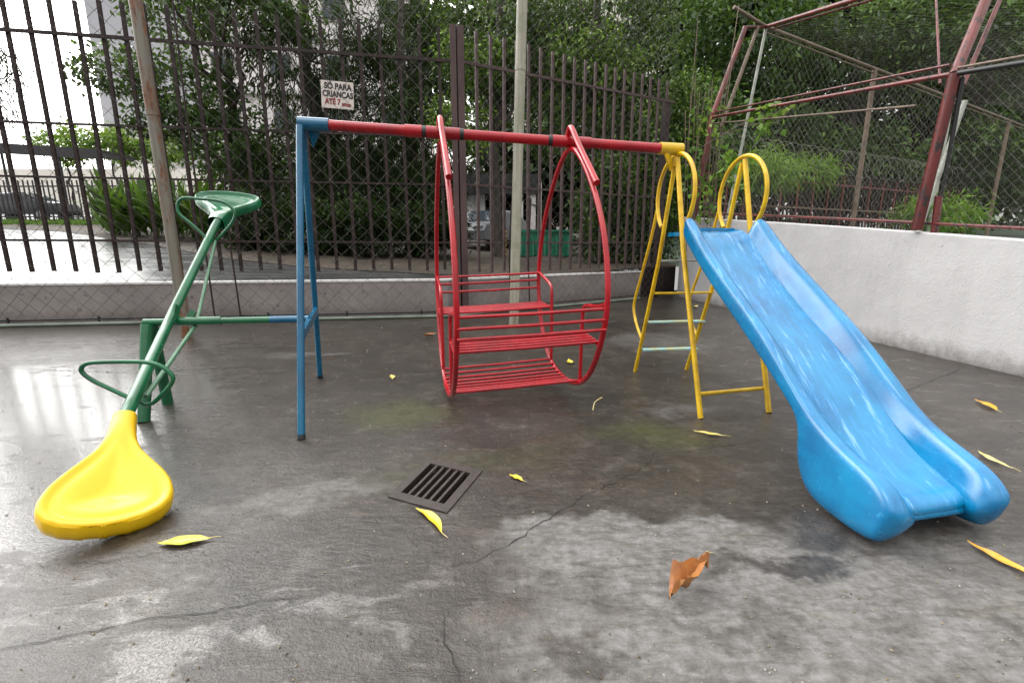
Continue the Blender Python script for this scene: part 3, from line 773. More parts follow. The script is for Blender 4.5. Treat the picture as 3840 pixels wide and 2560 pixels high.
ST = [  # ridge n,z | outer bottom n,z | floor n,z
    (3.185, 1.375, 3.20, 1.235, 3.195, 1.235), (3.10, 1.315, 3.12, 1.165, 3.12, 1.185), (2.88, 1.13, 2.86, .965, 2.86, .97), (2.56, .918, 2.54, .765, 2.54, .755), (2.30, .755, 2.23, .565, 2.28, .60),
    (2.10, .602, 2.02, .415, 2.06, .45), (1.95, .475, 1.90, .335, 1.90, .325), (1.82, .385, 1.905, .235, 1.78, .245), (1.71, .335, 1.89, .12, 1.68, .195),
    (1.60, .300, 1.81, .012, 1.59, .170), (1.51, .280, 1.66, .000, 1.535, .155), (1.43, .250, 1.53, .002, 1.46, .15), (1.39, .205, 1.44, .018, 1.415, .125)]
mid_s = 1.93
def sh(s_, n_): return n_ + .085 * (s_ - mid_s)
def wall_side(mb, sg_):
    rings = []
    for i, (nr_, zr, nb, zb, nf, zf) in enumerate(ST):
        low = max(0, min(1, (i - 6) / 5))
        ho = .325 + (.012 if sg_ > 0 else .028) * low; hi = .185 - .012 * low; rw = .048 + .012 * low
        dsl = -.078 * low if sg_ > 0 else 0
        so_, si = mid_s + sg_ * ho + dsl, mid_s + sg_ * hi + dsl * .7
        r0, r1 = mid_s + sg_ * (ho - .012) + dsl, mid_s + sg_ * (ho - .075 - .02 * low) + dsl
        sec = [(so_, nb, zb), (so_ + sg_ * .008 * low, lerp(nb, nr_, .4), lerp(zb, zr, .4)), (so_ - sg_ * .002, lerp(nb, nr_, .82), lerp(zb, zr, .82)),
               (r0, nr_, zr - .006), (lerp(r0, r1, .5), nr_, zr), (r1, nr_, zr - .008),
               (lerp(r1, si, .55), lerp(nr_, nf, .55), lerp(zr, zf, .62)), (si, nf, zf), (si, lerp(nf, nb, .4), min(zf - .012, lerp(zf, zb, .35))), (lerp(si, so_, .45), nb, zb)]
        rings.append([(a_, sh(a_, b_), c__) for a_, b_, c__ in sec])
    # rounded nose
    last = rings[-1]; cx = [sum(p[k] for p in last) / len(last) for k in range(3)]
    for f_, dn in ((.86, -.012), (.55, -.028), (.18, -.034)):
        rings.append([(lerp(cx[0], p[0], f_), lerp(cx[1], p[1], f_ ** .5 if f_ > .3 else f_) + dn * 1.0, lerp(cx[2] - .01, p[2], f_)) for p in last])
    m = len(rings[0]); vs = [W(*p) for r in rings for p in r]
    fs = []
    for i in range(len(rings) - 1):
        for k in range(m):
            q = (i * m + k, i * m + (k + 1) % m, (i + 1) * m + (k + 1) % m, (i + 1) * m + k)
            fs.append(q if sg_ > 0 else tuple(reversed(q)))
    fs.append(tuple(range(m)) if sg_ < 0 else tuple(reversed(range(m))))
    fs.append(tuple((len(rings) - 1) * m + k for k in range(m)) if sg_ > 0 else tuple(reversed([(len(rings) - 1) * m + k for k in range(m)])))
    mb.add(vs, fs)
ch = MB(); wall_side(ch, -1); wall_side(ch, 1)
FLR = [(nf, zf) for _, _, _, _, nf, zf in ST[:-2]]
fl = [(3.33, 1.262), (3.26, 1.258)] + FLR + [(1.50, .150), (1.468, .136), (1.455, .112), (1.47, .09), (1.54, .10)]
fl = [(p.x, p.y) for p in catmull([(a_, b_, 0) for a_, b_ in fl], 4)]
vs = []; nn_ = 9
for n_, z_ in fl:
    for k in range(nn_):
        s_ = mid_s + lerp(-.195, .195 - .05 * min(1, max(0, (2.0 - n_) / .5)), k / (nn_ - 1)); e_ = abs(k / (nn_ - 1) * 2 - 1)
        vs.append(W(s_, sh(s_, n_), z_ + .018 * e_ ** 4 - .003))
nt_ = len(vs)
for n_, z_ in fl:
    for k in range(nn_):
        s_ = mid_s + lerp(-.195, .195 - .05 * min(1, max(0, (2.0 - n_) / .5)), k / (nn_ - 1)); vs.append(W(s_, sh(s_, n_), z_ - .022))
fs = []
for i in range(len(fl) - 1):
    for k in range(nn_ - 1):
        q = (i * nn_ + k, i * nn_ + k + 1, (i + 1) * nn_ + k + 1, (i + 1) * nn_ + k)
        fs.append(tuple(reversed(q))); fs.append(tuple(nt_ + x_ for x_ in q))
e0 = [i * nn_ for i in range(len(fl))]; e1 = [i * nn_ + nn_ - 1 for i in range(len(fl))]
for E_, flip in ((e0, 0), (e1, 1)):
    for i in range(len(E_) - 1):
        q = (E_[i], E_[i + 1], nt_ + E_[i + 1], nt_ + E_[i]); fs.append(q if not flip else tuple(reversed(q)))
ch2 = MB().add(vs, fs)
chute = obj('chute_wall', ch, M['slide'], sl, ang=80)
mod = chute.modifiers.new('round', 'SUBSURF'); mod.levels = 2; mod.render_levels = 2
obj('chute_floor', ch2, M['slide'], sl, ang=60)
pf = MB().box(W(1.955, 3.50, 1.245), (.42, .30, .03), math.atan2(Us.y, Us.x)); pf.box(W(1.98, 3.37, 1.275), (.26, .10, .02), math.atan2(Us.y, Us.x))
obj('platform', pf, M['slide'], sl, smooth=False)
for sb, nF in ((1.672, 2.80), (2.215, 2.85)):
    obj('front_leg', tubeW([(sb - .012, nF, 0), (sb + .012, 3.27, 1.15), (sb + .02, 3.47, 1.80)], .0185, 14), M['yellow'], sl)
    obj('rear_leg', tubeW([(sb + .012 if sb < 2 else sb - .02, 4.02 if sb < 2 else 4.02, 0), (sb + .015, 3.67, 1.02), (sb + .02, 3.50, 1.78)], .017, 14), M['yellow'], sl)
    hz = [(3.475 + .298 * math.cos(t), 1.528 + .298 * math.sin(t)) for t in np.linspace(R(-48), R(222), 34)]
    obj('hand_hoop', tubeW([(sb + .022, a_, b_) for a_, b_ in hz], .0155, 12), M['yellow'], sl)
    hr = catmull([(3.765, 1.44, 0), (3.86, 1.20, 0), (4.03, .86, 0), (4.135, .66, 0), (4.14, .555, 0), (4.06, .44, 0), (3.93, .33, 0)], 5)
    obj('handrail', tubeW([(sb + .018, p.x, p.y) for p in hr], .0125, 12), M['yellow'], sl)
for i, (n_, z_) in enumerate(((3.92, .231), (3.835, .499), (3.745, .761), (3.665, 1.036))):
    obj('rung', MB().bar(W(1.70, n_, z_), W(2.22, n_, z_), .07, .012), (M['aqua'] if i in (0, 1) else M['yellow'] if i == 2 else M['cagegrey']), sl, smooth=False)
obj('cross_bar', tubeW([(1.69, 2.885, .145), (2.22, 2.93, .155)], .014, 12), M['yellow'], sl)

# ------------------------------------------------------------------ drain grate
gcx = sum(p[0] for p in GD) / 4; gcy = sum(p[1] for p in GD) / 4
dr = thing('drain_grate', 'square iron drain grate with slots set in the wet concrete', 'drain', (gcx, gcy, 0))
q = [Vector((x, y, 0)) for x, y in GD]
def gp_(u, v_, z): 
    a_ = q[0].lerp(q[1], u); b_ = q[3].lerp(q[2], u); c__ = a_.lerp(b_, v_); return (c__.x, c__.y, z)
pit = MB().add([gp_(0, 0, 0), gp_(1, 0, 0), gp_(1, 1, 0), gp_(0, 1, 0), gp_(0, 0, -.3), gp_(1, 0, -.3), gp_(1, 1, -.3), gp_(0, 1, -.3)],
               [(0, 1, 5, 4), (1, 2, 6, 5), (2, 3, 7, 6), (3, 0, 4, 7), (4, 5, 6, 7)])
obj('pit', pit, M['pit'], dr, smooth=False)
def slab(u0, u1, v0, v1, z0, z1):
    c__ = [(u0, v0), (u1, v0), (u1, v1), (u0, v1)]
    return [gp_(a_, b_, z0) for a_, b_ in c__] + [gp_(a_, b_, z1) for a_, b_ in c__], [(3, 2, 1, 0), (4, 5, 6, 7), (0, 1, 5, 4), (1, 2, 6, 5), (2, 3, 7, 6), (3, 0, 4, 7)]
fr = MB()
for r_ in ((-.03, 1.03, -.03, .11), (-.03, 1.03, .89, 1.03), (-.03, .11, .11, .89), (.89, 1.03, .11, .89)): fr.add(*slab(*r_, -.03, .007))
obj('frame', fr, M['iron'], dr, smooth=False)
for i in range(5):
    u = .11 + .78 * (i + 1) / 6
    obj('grate_bar', MB().add(*slab(u - .022, u + .022, .11, .89, -.028, .004)), M['iron'], dr, smooth=False)

# ------------------------------------------------------------------ fallen leaves
def fallen_mat(name, c1, c2, c3, rough=.35):
    m, nt, b = new_mat(name); P = coords(nt)
    n = noise(nt, P, 14, 5, .65); n2 = noise(nt, P, 60, 4, .7)
    c = mixc(nt, c1, c2, ramp(nt, n, [(.38, 0.), (.62, 1.)])); c = mixc(nt, c, c3, ramp(nt, n2, [(.62, 0.), (.7, .8)]))
    nt.links.new(c, b.inputs['Base Color']); b.inputs['Roughness'].default_value = rough
    return m
M['fl_yellow'] = fallen_mat('yellow_fallen_leaf', (.66, .44, .01), (.74, .55, .03), (.30, .17, .02))
M['fl_lime'] = fallen_mat('lime_fallen_leaf', (.50, .42, .015), (.34, .36, .02), (.22, .13, .02))
M['fl_orange'] = fallen_mat('orange_fallen_leaf', (.62, .34, .02), (.55, .25, .02), (.30, .14, .02))
M['fl_brown'] = fallen_mat('dry_brown_leaf', (.36, .15, .04), (.24, .085, .025), (.48, .28, .10), .5)
M['fl_pale'] = fallen_mat('pale_fallen_leaf', (.55, .48, .22), (.62, .50, .12), (.35, .25, .1))
def fallen(label, p0, p1, wid, m, fold=.3, curl=.02, side_bend=0., twist=0., z0=.006, lift=0., crumple=0.):
    a_, b_ = Vector((*p0, 0)), Vector((*p1, 0)); d = b_ - a_; L = d.length; d.normalize(); sd_ = Vector((-d.y, d.x, 0))
    n, m_ = 14, 5; vs = []
    for i in range(n + 1):
        t = i / n; wv = wid * (math.sin(PI * min(1, t * 1.02 + .0)) ** .75) * (.55 + .45 * math.sin(PI * t)) + .0006
        bend = side_bend * L * (4 * t * (1 - t)); tw = twist * (t - .5)
        for k in range(m_):
            u = k / (m_ - 1) * 2 - 1
            y = u * wv / 2; h = fold * abs(y) + curl * (2 * t - 1) ** 2 + lift * t + (.002 + .010 * crumple) * math.sin(t * 15 + u * 3) + .012 * crumple * math.sin(t * 9 - u * 2.2)
            yy = y * math.cos(tw) - (fold * abs(y)) * math.sin(tw); h2 = h + y * math.sin(tw)
            vs.append(a_ + d * (t * L) + sd_ * (yy + bend) + Vector((0, 0, z0 + max(0, h2) + (abs(wid * .5 * math.sin(twist * .5)) if twist else 0))))
    mb = MB().add(vs, [(i * m_ + k, i * m_ + k + 1, (i + 1) * m_ + k + 1, (i + 1) * m_ + k) for i in range(n) for k in range(m_ - 1)])
    t = thing('fallen_leaf', label, 'leaf', (a_.x, a_.y, 0), 'fallen leaves on the wet concrete')
    obj('blade', mb, m, t, ang=60)
    tip = Vector(vs[n * m_ + 2]); tl = tip + d * L * .16 + Vector((0, 0, -.2 * tip.z)) + sd_ * L * .02
    obj('stalk', MB().tube([Vector(vs[(n - 1) * m_ + 2]), tip, tl], [.0016, .0013, .0009], 5), M['fl_pale'], t)
    return t
fallen('broad yellow-green fallen leaf in front of the yellow seesaw seat', (-1.394, 1.617), (-1.20, 1.652), .062, M['fl_lime'], .35, .006, -.02)
fallen('slim yellow fallen leaf touching the near edge of the drain grate', (-.43, 1.865), (-.285, 1.68), .042, M['fl_yellow'], .5, .006, .10)
fallen('short yellow fallen leaf to the right of the drain grate', (-.013, 2.176), (.055, 2.114), .032, M['fl_yellow'], .4, .004, .05)
fallen('narrow pale yellow fallen leaf in front of the yellow front ladder legs', (1.148, 2.749), (1.317, 2.667), .034, M['fl_pale'], .6, .006, -.06)
fallen('crumpled dry brown leaf standing on the light concrete patch', (.515, 1.30), (.70, 1.45), .075, M['fl_brown'], 1.1, .012, .05, 1.3, .004, .03, 1.8)
fallen('long orange-yellow fallen leaf at the right foot of the slide', (1.80, 1.63), (1.86, 1.40), .042, M['fl_orange'], .6, .008, -.06)
fallen('orange fallen leaf farthest to the right near the white wall', (3.513, 3.345), (3.44, 3.105), .060, M['fl_orange'], .5, .01, .06)
fallen('pale yellow curved leaf right of the slide, between two orange leaves', (2.655, 2.45), (2.63, 2.235), .038, M['fl_pale'], .5, .008, -.08)
fallen('tiny yellow leaf left of the red swing seat', (-1.10, 4.04), (-1.05, 3.90), .045, M['fl_pale'], .5, .01, .05)
fallen('small yellow leaf seen through the right side of the red swing', (.575, 4.57), (.585, 4.42), .06, M['fl_yellow'], .5, .03, .03)
fallen('small curled dead leaf on the floor behind the red swing', (-1.15, 5.80), (-1.0, 5.92), .07, M['fl_brown'], .8, .03, .05, .8)
fallen('small yellow leaf on the floor by the corner of the white wall', (3.45, 8.75), (3.58, 8.85), .10, M['fl_pale'], .5, .05, .05)
gv, gf = [], []
for i in range(1100):
    y = 1.0 + 7.5 * random.random() ** 1.6; x = random.uniform(-1.25, 1.25) * (y + .4)
    if y > fence_y(x) - .25 or x > wr_x(y) - .1: continue
    a_ = random.uniform(0, PI); l = random.uniform(.0018, .0050) * (1 + .22 * y); w_ = l * random.uniform(.3, .8); ca, sa = math.cos(a_), math.sin(a_); b0 = len(gv)
    gv += [(x + ca * l, y + sa * l, .002), (x - sa * w_, y + ca * w_, .002), (x - ca * l, y - sa * l, .002), (x + sa * w_, y - ca * w_, .002), (x, y, .003 + l * .5)]
    gf += [(b0, b0 + 1, b0 + 4), (b0 + 1, b0 + 2, b0 + 4), (b0 + 2, b0 + 3, b0 + 4), (b0 + 3, b0, b0 + 4)]
m_, nt_m, b_ = new_mat('grit'); oi = noise(nt_m, coords(nt_m), 9, 2)
nt_m.links.new(ramp(nt_m, oi, [(.40, (.05, .03, .015)), (.5, (.22, .17, .09)), (.60, (.30, .27, .23))]), b_.inputs['Base Color'])
grit = link('grit', mesh_from('grit', gv, gf), m_); grit['kind'] = 'stuff'
mt = thing('moss_tuft', 'pale dry blade of grass standing on the mossy wet concrete', 'grass', (.60, 3.20, 0))
obj('blade', MB().tube(catmull([(.58, 3.14, .003), (.60, 3.18, .05), (.66, 3.22, .075)], 5), [.004] * 5 + [.003] * 5 + [.001], 5), M['fl_pale'], mt)
#==BACKGROUND==
# ------------------------------------------------------------------ sports court cage on the right
cage = thing('court_cage', 'tall netted court cage with red inclined posts rising behind the white wall', 'cage', (4.6, 6, 1.3))
def ptube(name, pts, r, m, parent=None, n=12):
    return obj(name, MB().tube(pts, r, n), m, parent or cage)
def pcol(y): return wr_x(y) + .085
# red posts: upright, then leaning in over the court
pA0, pA1, pA2 = Vector((4.475, 5.25, 1.33)), Vector((4.50, 5.14, 2.87)), Vector((4.98, 5.47, 3.70)); pA3 = pA1 + (pA2 - pA1) * 2.6
ptube('post', [pA0, pA1], .052, M['cagered'], n=16)
ptube('post_arm', [pA1 - (pA1 - pA0).normalized() * .01, pA3], .050, M['cagered'], n=16)
ptube('post', [pA0 + Vector((.13, -.10, -.3)), pA0 + Vector((.11, -.08, .35))], .034, M['cagered'])
ptube('brace_cable', [pA1 + Vector((.05, -.04, -.05)), pA1.lerp(pA0, .5) + Vector((.10, -.06, 0)), pA0 + Vector((.12, -.08, .1))], .02, M['black'])
ptube('post_arm', [pA1 + Vector((.12, .02, -.1)), pA3 + Vector((.22, .05, 0))], .022, M['cagered'])
pB0, pB1, pB2 = Vector((3.80, 9.95, 1.7)), Vector((4.00, 9.93, 3.72)), Vector((4.62, 10.2, 5.40))
ptube('post', [pB0, pB1], .052, M['cagered'], n=14)
ptube('post_arm', [pB1, pB2], .05, M['cagered'], n=14)
ptube('post_arm', [pB1 + Vector((.22, .05, -.2)), pB2 + Vector((.30, .1, .05))], .035, M['cagebrown'])
# rails along the wall
ptube('side_rail', [pB1 + Vector((0, 0, -.04)), pA1], .026, M['cagered'])
ptube('side_rail', [pB1 + Vector((.06, .03, .06)), pA1 + Vector((-.02, .05, .10))], .013, M['cagered'])
ptube('side_rail', [pB1 + Vector((0, 0, -.16)), pA1 + Vector((-.02, .4, -.19))], .013, M['cagebrown'])
ptube('side_rail', [pA1, (4.92, 1.2, 2.13)], .026, M['black'])
ptube('side_rail', [pA1 + Vector((0, 0, .05)), (4.92, 1.2, 2.22)], .012, M['cagebrown'])
bot = [(pcol(y), y, wz(y) + .095) for y in np.linspace(9.9, .6, 14)]
ptube('bottom_rail', bot, .017, M['cagered'])
# top rail leaning over the court
tip = Vector((5.13, 10.4, 5.49)); top2 = pA3
ptube('top_rail', [pB2, tip], .03, M['cagered'])
ptube('top_rail', [tip, Vector((5.02, 7.66, 4.70)) + (Vector((5.02, 7.66, 4.70)) - tip) * 1.1], .036, M['cagered'])
ptube('top_rail', [tip + Vector((.05, -.1, -.09)), Vector((5.06, 7.6, 4.62)) + (Vector((5.02, 7.66, 4.70)) - tip) * 1.1], .016, M['cagered'])
# far side: rail with poles running back
fd = Vector((.885, .465, 0)); fz = Vector((0, 0, -.10))
def farp(t, z=0): return tip + fd * t + fz * (t / 4.2) + Vector((0, 0, z))
ptube('far_rail', [farp(-1.0, .12), farp(0), farp(19)], .034, M['cagebrown'])
ptube('far_rail', [farp(0, -.10), farp(19, -.09)], .016, M['cagebrown'])
for i, m_ in enumerate((M['cagebrown'], M['cagebrown'], M['cagegrey'], M['cagebrown'], M['cagegrey'])):
    p = farp(4.2 * i)
    if i == 0: ptube('far_pole', [p, (p.x - .42, p.y + .2, 1.2)], .03, M['cagegrey'])
    else: ptube('far_pole', [p, (p.x, p.y, .6)], .055, m_)
ptube('far_pole', [(4.98, 5.5, 2.72), (4.68, 5.5, 1.1)], .024, M['cagegrey'])
ptube('stay_wire', [pA1 + Vector((.12, .3, 0)), pA3 + Vector((.1, 1.4, .3))], .012, M['cagered'])
ptube('far_pole', [(5.35, 4.9, 1.0), (5.85, 5.3, 4.6)], .022, M['cagegrey'])
# nettings
net_obj('side_netting', cage, M['wire'], (pcol(9.9), 9.9, 1.75), (.104, -1, -.085), 9.0, (0, 0, 1), 1.75, .105, .0016, seed=3, sag=.02)
net_obj('far_netting', cage, M['wire'], (tip.x, tip.y, 1.3), fd, 18.5, (0, 0, 1), 4.1, .19, .0020, seed=4, sag=.03)
rv = (Vector((5.6, 4.0, 3.95)) - tip); rv.normalize()
net_obj('roof_netting', cage, M['darkwire'], tip + Vector((0, 0, -.03)), fd, 17.0, rv, 8.2, .20, .0024, seed=5, sag=.05)

# far picket fence behind the court, with a coil of razor wire
pf2 = thing('picket_fence', 'far rusty picket fence behind the court with coiled razor wire on top', 'fence', (10, 15.2, 1))
def pfp(t, z): return Vector((5.2, 12.9, 0)) + Vector((.90, .436, 0)) * t + Vector((0, 0, z))
me_p = mesh_from('picket', MB().box((0, 0, 1.3), (.05, .04, 2.6)).v, MB().box((0, 0, 1.3), (.05, .04, 2.6)).f); me_p.materials.append(M['cagered'])
me_p2 = bpy.data.meshes.new_from_object(bpy.data.objects.new('tmp', me_p)); me_p2.materials.clear(); me_p2.materials.append(M['rustbar'])
for i in range(80):
    o = link('picket', me_p2 if i % 4 else me_p, None, pf2, pfp(i * .19, .75) - org(pf2)); o.rotation_euler = (0, random.uniform(-.012, .012), R(26))
for z in (1.25, 2.05, 2.30, 3.05):
    obj('rail', MB().bar(pfp(-.3, z), pfp(15.4, z + .05), .04, .05), M['cagebrown'] if z in (2.05, 2.30) else M['cagered'], pf2, smooth=False)
cw = []
for i in range(560):
    t = i / 560; a_ = i * 2 * PI / 16
    cw.append(pfp(.3 + 14.5 * t, 3.75 + .36 * math.sin(a_)) + Vector((-.436, .90, 0)) * .32 * math.cos(a_))
obj('razor_coil', MB().tube(cw, .006, 4), M['wire'], pf2)

# ------------------------------------------------------------------ vegetation
def leaves(C, rad, nclump, per, cr, L, Wd, droop=.3, up=.5, tone=.40, spread=.36, shell=.45, flat=1.):
    """leaf blades in clumps spread through an ellipsoid; returns verts, faces, shade"""
    C = np.array(C, float); rad = np.array(rad, float)
    d = rng.normal(size=(nclump, 3)); d /= np.linalg.norm(d, axis=1)[:, None]
    r = (shell + (1 - shell) * rng.random(nclump)) ** .8
    cc = C + d * rad * r[:, None]
    n = nclump * per
    idx = np.repeat(np.arange(nclump), per)
    p = cc[idx] + rng.normal(size=(n, 3)) * cr * np.array([1, 1, .7 * flat])
    ax = rng.normal(size=(n, 3)) + d[idx] * .8; ax[:, 2] -= droop * 2.0; ax /= np.linalg.norm(ax, axis=1)[:, None]
    nm = rng.normal(size=(n, 3)); nm[:, 2] += up * 2.5
    sd_ = np.cross(ax, nm); sd_ /= np.maximum(1e-6, np.linalg.norm(sd_, axis=1))[:, None]
    nn = np.cross(sd_, ax)
    l = L * rng.uniform(.65, 1.35, n)[:, None]; w_ = Wd * rng.uniform(.7, 1.3, n)[:, None]
    v = np.stack([p, p + ax * l * .42 + sd_ * w_ * .5 + nn * w_ * .18, p + ax * l - nn * l * .12, p + ax * l * .42 - sd_ * w_ * .5 + nn * w_ * .18], 1).reshape(-1, 3)
    f = np.arange(n * 4, dtype=np.int32).reshape(n, 4)
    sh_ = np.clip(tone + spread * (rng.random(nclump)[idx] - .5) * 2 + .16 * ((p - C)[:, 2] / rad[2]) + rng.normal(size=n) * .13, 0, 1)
    return v, f, np.repeat(sh_, 4)
def merge(parts):
    vs, fs, ss, b = [], [], [], 0
    for v, f, s in parts:
        vs.append(v); fs.append(f + b); ss.append(s); b += len(v)
    return np.concatenate(vs), np.concatenate(fs), np.concatenate(ss)
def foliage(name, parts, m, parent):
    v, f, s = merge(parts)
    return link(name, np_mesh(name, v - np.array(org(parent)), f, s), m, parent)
def limb(a, b, r0, r1, mb, bend=.12, k=6):
    a, b = Vector(a), Vector(b); L = (b - a).length
    pts = [a.lerp(b, i / k) + Vector((random.uniform(-1, 1), random.uniform(-1, 1), random.uniform(-.4, .4))) * bend * L * .25 * math.sin(PI * i / k) for i in range(k + 1)]
    mb.tube(pts, [lerp(r0, r1, i / k) for i in range(k + 1)], 8)
def tree(name, label, base, top, r, blobs, m, cat='tree', group=None, limbs=True):
    """blobs: list of dict(C, rad, ...leaf settings)"""
    b = Vector((base[0], base[1], T(base[0], base[1]) - .1))
    t = thing(name, label, cat, b, group)
    tp = Vector(top); tr = MB(); limb(b, tp, r, r * .45, tr, .10, 10)
    obj('trunk', tr, M['bark'], t)
    if limbs:
        for bl in blobs:
            C = Vector(bl['C']); s_ = b.lerp(tp, min(.95, max(.2, (C.z - b.z) / max(.5, tp.z - b.z) * .65)))
            lm = MB(); limb(s_, C, r * .38, r * .10, lm, .35)
            for _ in range(4):
                d = Vector([random.uniform(-1, 1) * x for x in bl['rad']]) * .8
                limb(s_.lerp(C, random.uniform(.45, .95)), C + d, r * .12, r * .04, lm, .3)
            obj('limb', lm, M['bark'], t)
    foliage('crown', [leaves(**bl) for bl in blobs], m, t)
    return t
def B(C, rad, nclump, per, cr, L, Wd, **k): return dict(C=C, rad=rad, nclump=nclump, per=per, cr=cr, L=L, Wd=Wd, **k)

# broad-leaved tree at the left
br_ = dict(per=34, cr=.20, L=.16, Wd=.085, droop=.25, up=.6)
tree('leafy_tree', 'light green broad-leaved tree left of centre with branches reaching toward the open sky', (-7.6, 13.6), (-7.5, 13.4, 6.2), .16, [
    B((-6.6, 13, 6.9), (1.9, 1.3, .95), 75, **br_), B((-8.2, 12.9, 5.0), (1.45, 1.2, .85), 62, **br_), B((-7.5, 13.5, 3.75), (1.35, 1.0, .75), 48, **br_),
    B((-10.2, 13, 5.6), (1.05, .7, .6), 26, **br_), B((-9.3, 13.2, 4.4), (.9, .7, .45), 20, **br_), B((-5.9, 10.9, 6.75), (1.5, .8, .35), 30, **br_), B((-7.6, 11.3, 6.9), (.9, .7, .3), 16, **br_), B((-8.9, 13.9, 7.2), (1.4, 1, .7), 34, **br_)], M['leafbroad'])
tree('leafy_tree', 'slender broad-leaved tree behind the green seesaw seat, half hidden by the rusty pole', (-8.9, 15.6), (-8.7, 15.4, 4.6), .10, [
    B((-8.6, 15.3, 3.6), (1.5, .9, 1.1), 48, tone=.35, **br_), B((-7.4, 15, 2.6), (1.2, .8, .9), 36, tone=.3, **br_)], M['leafbroad'])
# dark drooping trees in the middle
dk = dict(per=46, cr=.24, L=.25, Wd=.040, droop=.75, up=.25, tone=.30)
tree('dark_drooping_tree', 'dark drooping tree with a thick trunk behind the painted sign', (-5.5, 13.9), (-5.55, 13.9, 8.0), .26, [
    B((-5.5, 13.9, 6.6), (2.1, 1.3, 1.9), 96, **dk), B((-6.1, 13.7, 3.2), (1.6, 1.1, 1.6), 66, **dk), B((-4.0, 14.1, 4.6), (1.9, 1.2, 1.8), 80, **dk)], M['leafdark'])
tree('dark_drooping_tree', 'dark drooping tree between the blue frame and the brown fence post', (-3.1, 14.6), (-3.1, 14.6, 8.2), .20, [
    B((-2.9, 14.8, 6.8), (1.9, 1.3, 1.7), 78, **dk), B((-3.0, 14.3, 4.0), (1.7, 1.2, 1.9), 82, **dk), B((-4.6, 13.6, 2.2), (1.7, .9, 1.0), 74, **dk), B((-2.4, 13.6, 2.3), (.9, .8, 1.2), 46, **dk)], M['leafdark'])
# glossy ficus to the right of the post
gl = dict(per=44, cr=.19, L=.125, Wd=.055, droop=.35, up=.45)
tree('glossy_leaved_tree', 'glossy leaved tree above the top bar of the swing, right of the brown post', (-.4, 13.4), (-.3, 13.4, 7.5), .17, [
    B((-.5, 13.3, 6.5), (1.6, 1.1, 1.5), 100, **gl), B((-1.3, 12.8, 4.2), (.75, .6, .75), 48, tone=.85, **gl), B((-.9, 12.6, 5.6), (.9, .5, .7), 44, tone=.8, **gl), B((.9, 13.6, 6.2), (1.5, 1.1, 1.5), 90, **gl)], M['leafgloss'])
tree('glossy_leaved_tree', 'wide glossy leaved tree filling the sky behind the right bay of the brown fence', (2.2, 13.9), (2.3, 13.8, 8), .2, [
    B((2.5, 13.9, 6.9), (2.3, 1.3, 1.6), 140, **gl), B((3.4, 13.3, 4.7), (1.9, 1.1, 1.5), 125, **gl), B((1.4, 13.7, 4.4), (1.2, .8, 1.0), 52, tone=.5, **gl), B((2.0, 12.6, 5.8), (1.3, .5, .7), 44, tone=.78, **gl)], M['leafgloss'])
for nm, lb, base, bl in (
    ('tall_shrub', 'dense dark climbing shrub pressed against the fence beside the yellow ladder', (3.3, 12.2), [B((3.35, 12.0, 2.4), (.95, .5, 2.0), 150, tone=.42, **gl), B((4.2, 12.4, 3.4), (.75, .5, 2.0), 90, tone=.45, **gl)]),
    ('tall_shrub', 'dark leafy shrub behind the right hoop of the red swing', (2.3, 11.9), [B((2.35, 11.6, 1.9), (.85, .45, 1.45), 105, tone=.40, **gl)])):
    tree(nm, lb, base, (base[0], base[1], 3.2), .06, bl, M['leafgloss'], 'shrub')
# trees behind the court
ft = dict(per=40, cr=.30, L=.26, Wd=.11, droop=.4, up=.4, tone=.36)
tree('court_tree', 'big dark tree behind the court, left of the near red post', (9.2, 19), (9.2, 19, 8.5), .25, [
    B((8.2, 18, 8.2), (3.0, 1.5, 2.2), 120, **ft), B((9.6, 18.6, 5.4), (2.2, 1.4, 1.5), 80, **ft), B((6.4, 16.2, 4.4), (1.8, 1.0, 1.9), 90, **ft)], M['leafbroad'])
tree('court_tree', 'dark tree behind the court, seen through the net around the near red post', (13.6, 20), (13.6, 20, 8.5), .25, [
    B((13.2, 19.5, 4.4), (3.0, 1.4, 1.5), 105, **ft), B((13.5, 20, 8.6), (3.0, 1.5, 2.0), 110, **ft)], M['leafbroad'])
tree('court_tree', 'dark tree behind the court at the far right edge', (18.5, 19.6), (18.5, 19.6, 9), .28, [
    B((17.6, 19.5, 8.5), (3.4, 1.5, 2.6), 140, **ft), B((19, 19.6, 4.4), (3.4, 1.5, 1.9), 120, **ft)], M['leafbroad'])
# feathery green shrubs in front of the far picket fence
fe = dict(per=40, cr=.22, L=.30, Wd=.028, droop=.45, up=.3, tone=.62)
for lb, c_, rd in (('feathery green shrub in front of the picket fence, left of the court poles', (6.9, 13.4, 3.15), (1.0, .5, .42)), ('feathery green shrub in the middle of the far court side', (9.2, 15.2, 3.4), (1.1, .5, .42)),
                   ('feathery green shrub behind the thin court poles at the right edge', (12.8, 14.4, 2.1), (1.2, .5, .55))):
    tree('feathery_shrub', lb, (c_[0], c_[1]), (c_[0], c_[1], c_[2]), .05, [B(c_, rd, 44, **fe)], M['leafbright'], 'shrub')
# hanging foliage at the far left
hg = dict(per=60, cr=.16, L=.20, Wd=.022, droop=1.4, up=.0, tone=.35, flat=2.2)
tree('weeping_tree', 'weeping tree with thin hanging leaves at the left edge of the photo', (-14.2, 12.2), (-13.4, 12.1, 7.0), .16, [
    B((-12.9, 11.8, 5.0), (1.25, .6, 1.2), 46, **hg), B((-11.7, 11.6, 5.3), (.35, .4, .6), 9, **hg), B((-13.2, 12, 7.2), (1.3, .8, .8), 40, **hg)], M['leafdark'])
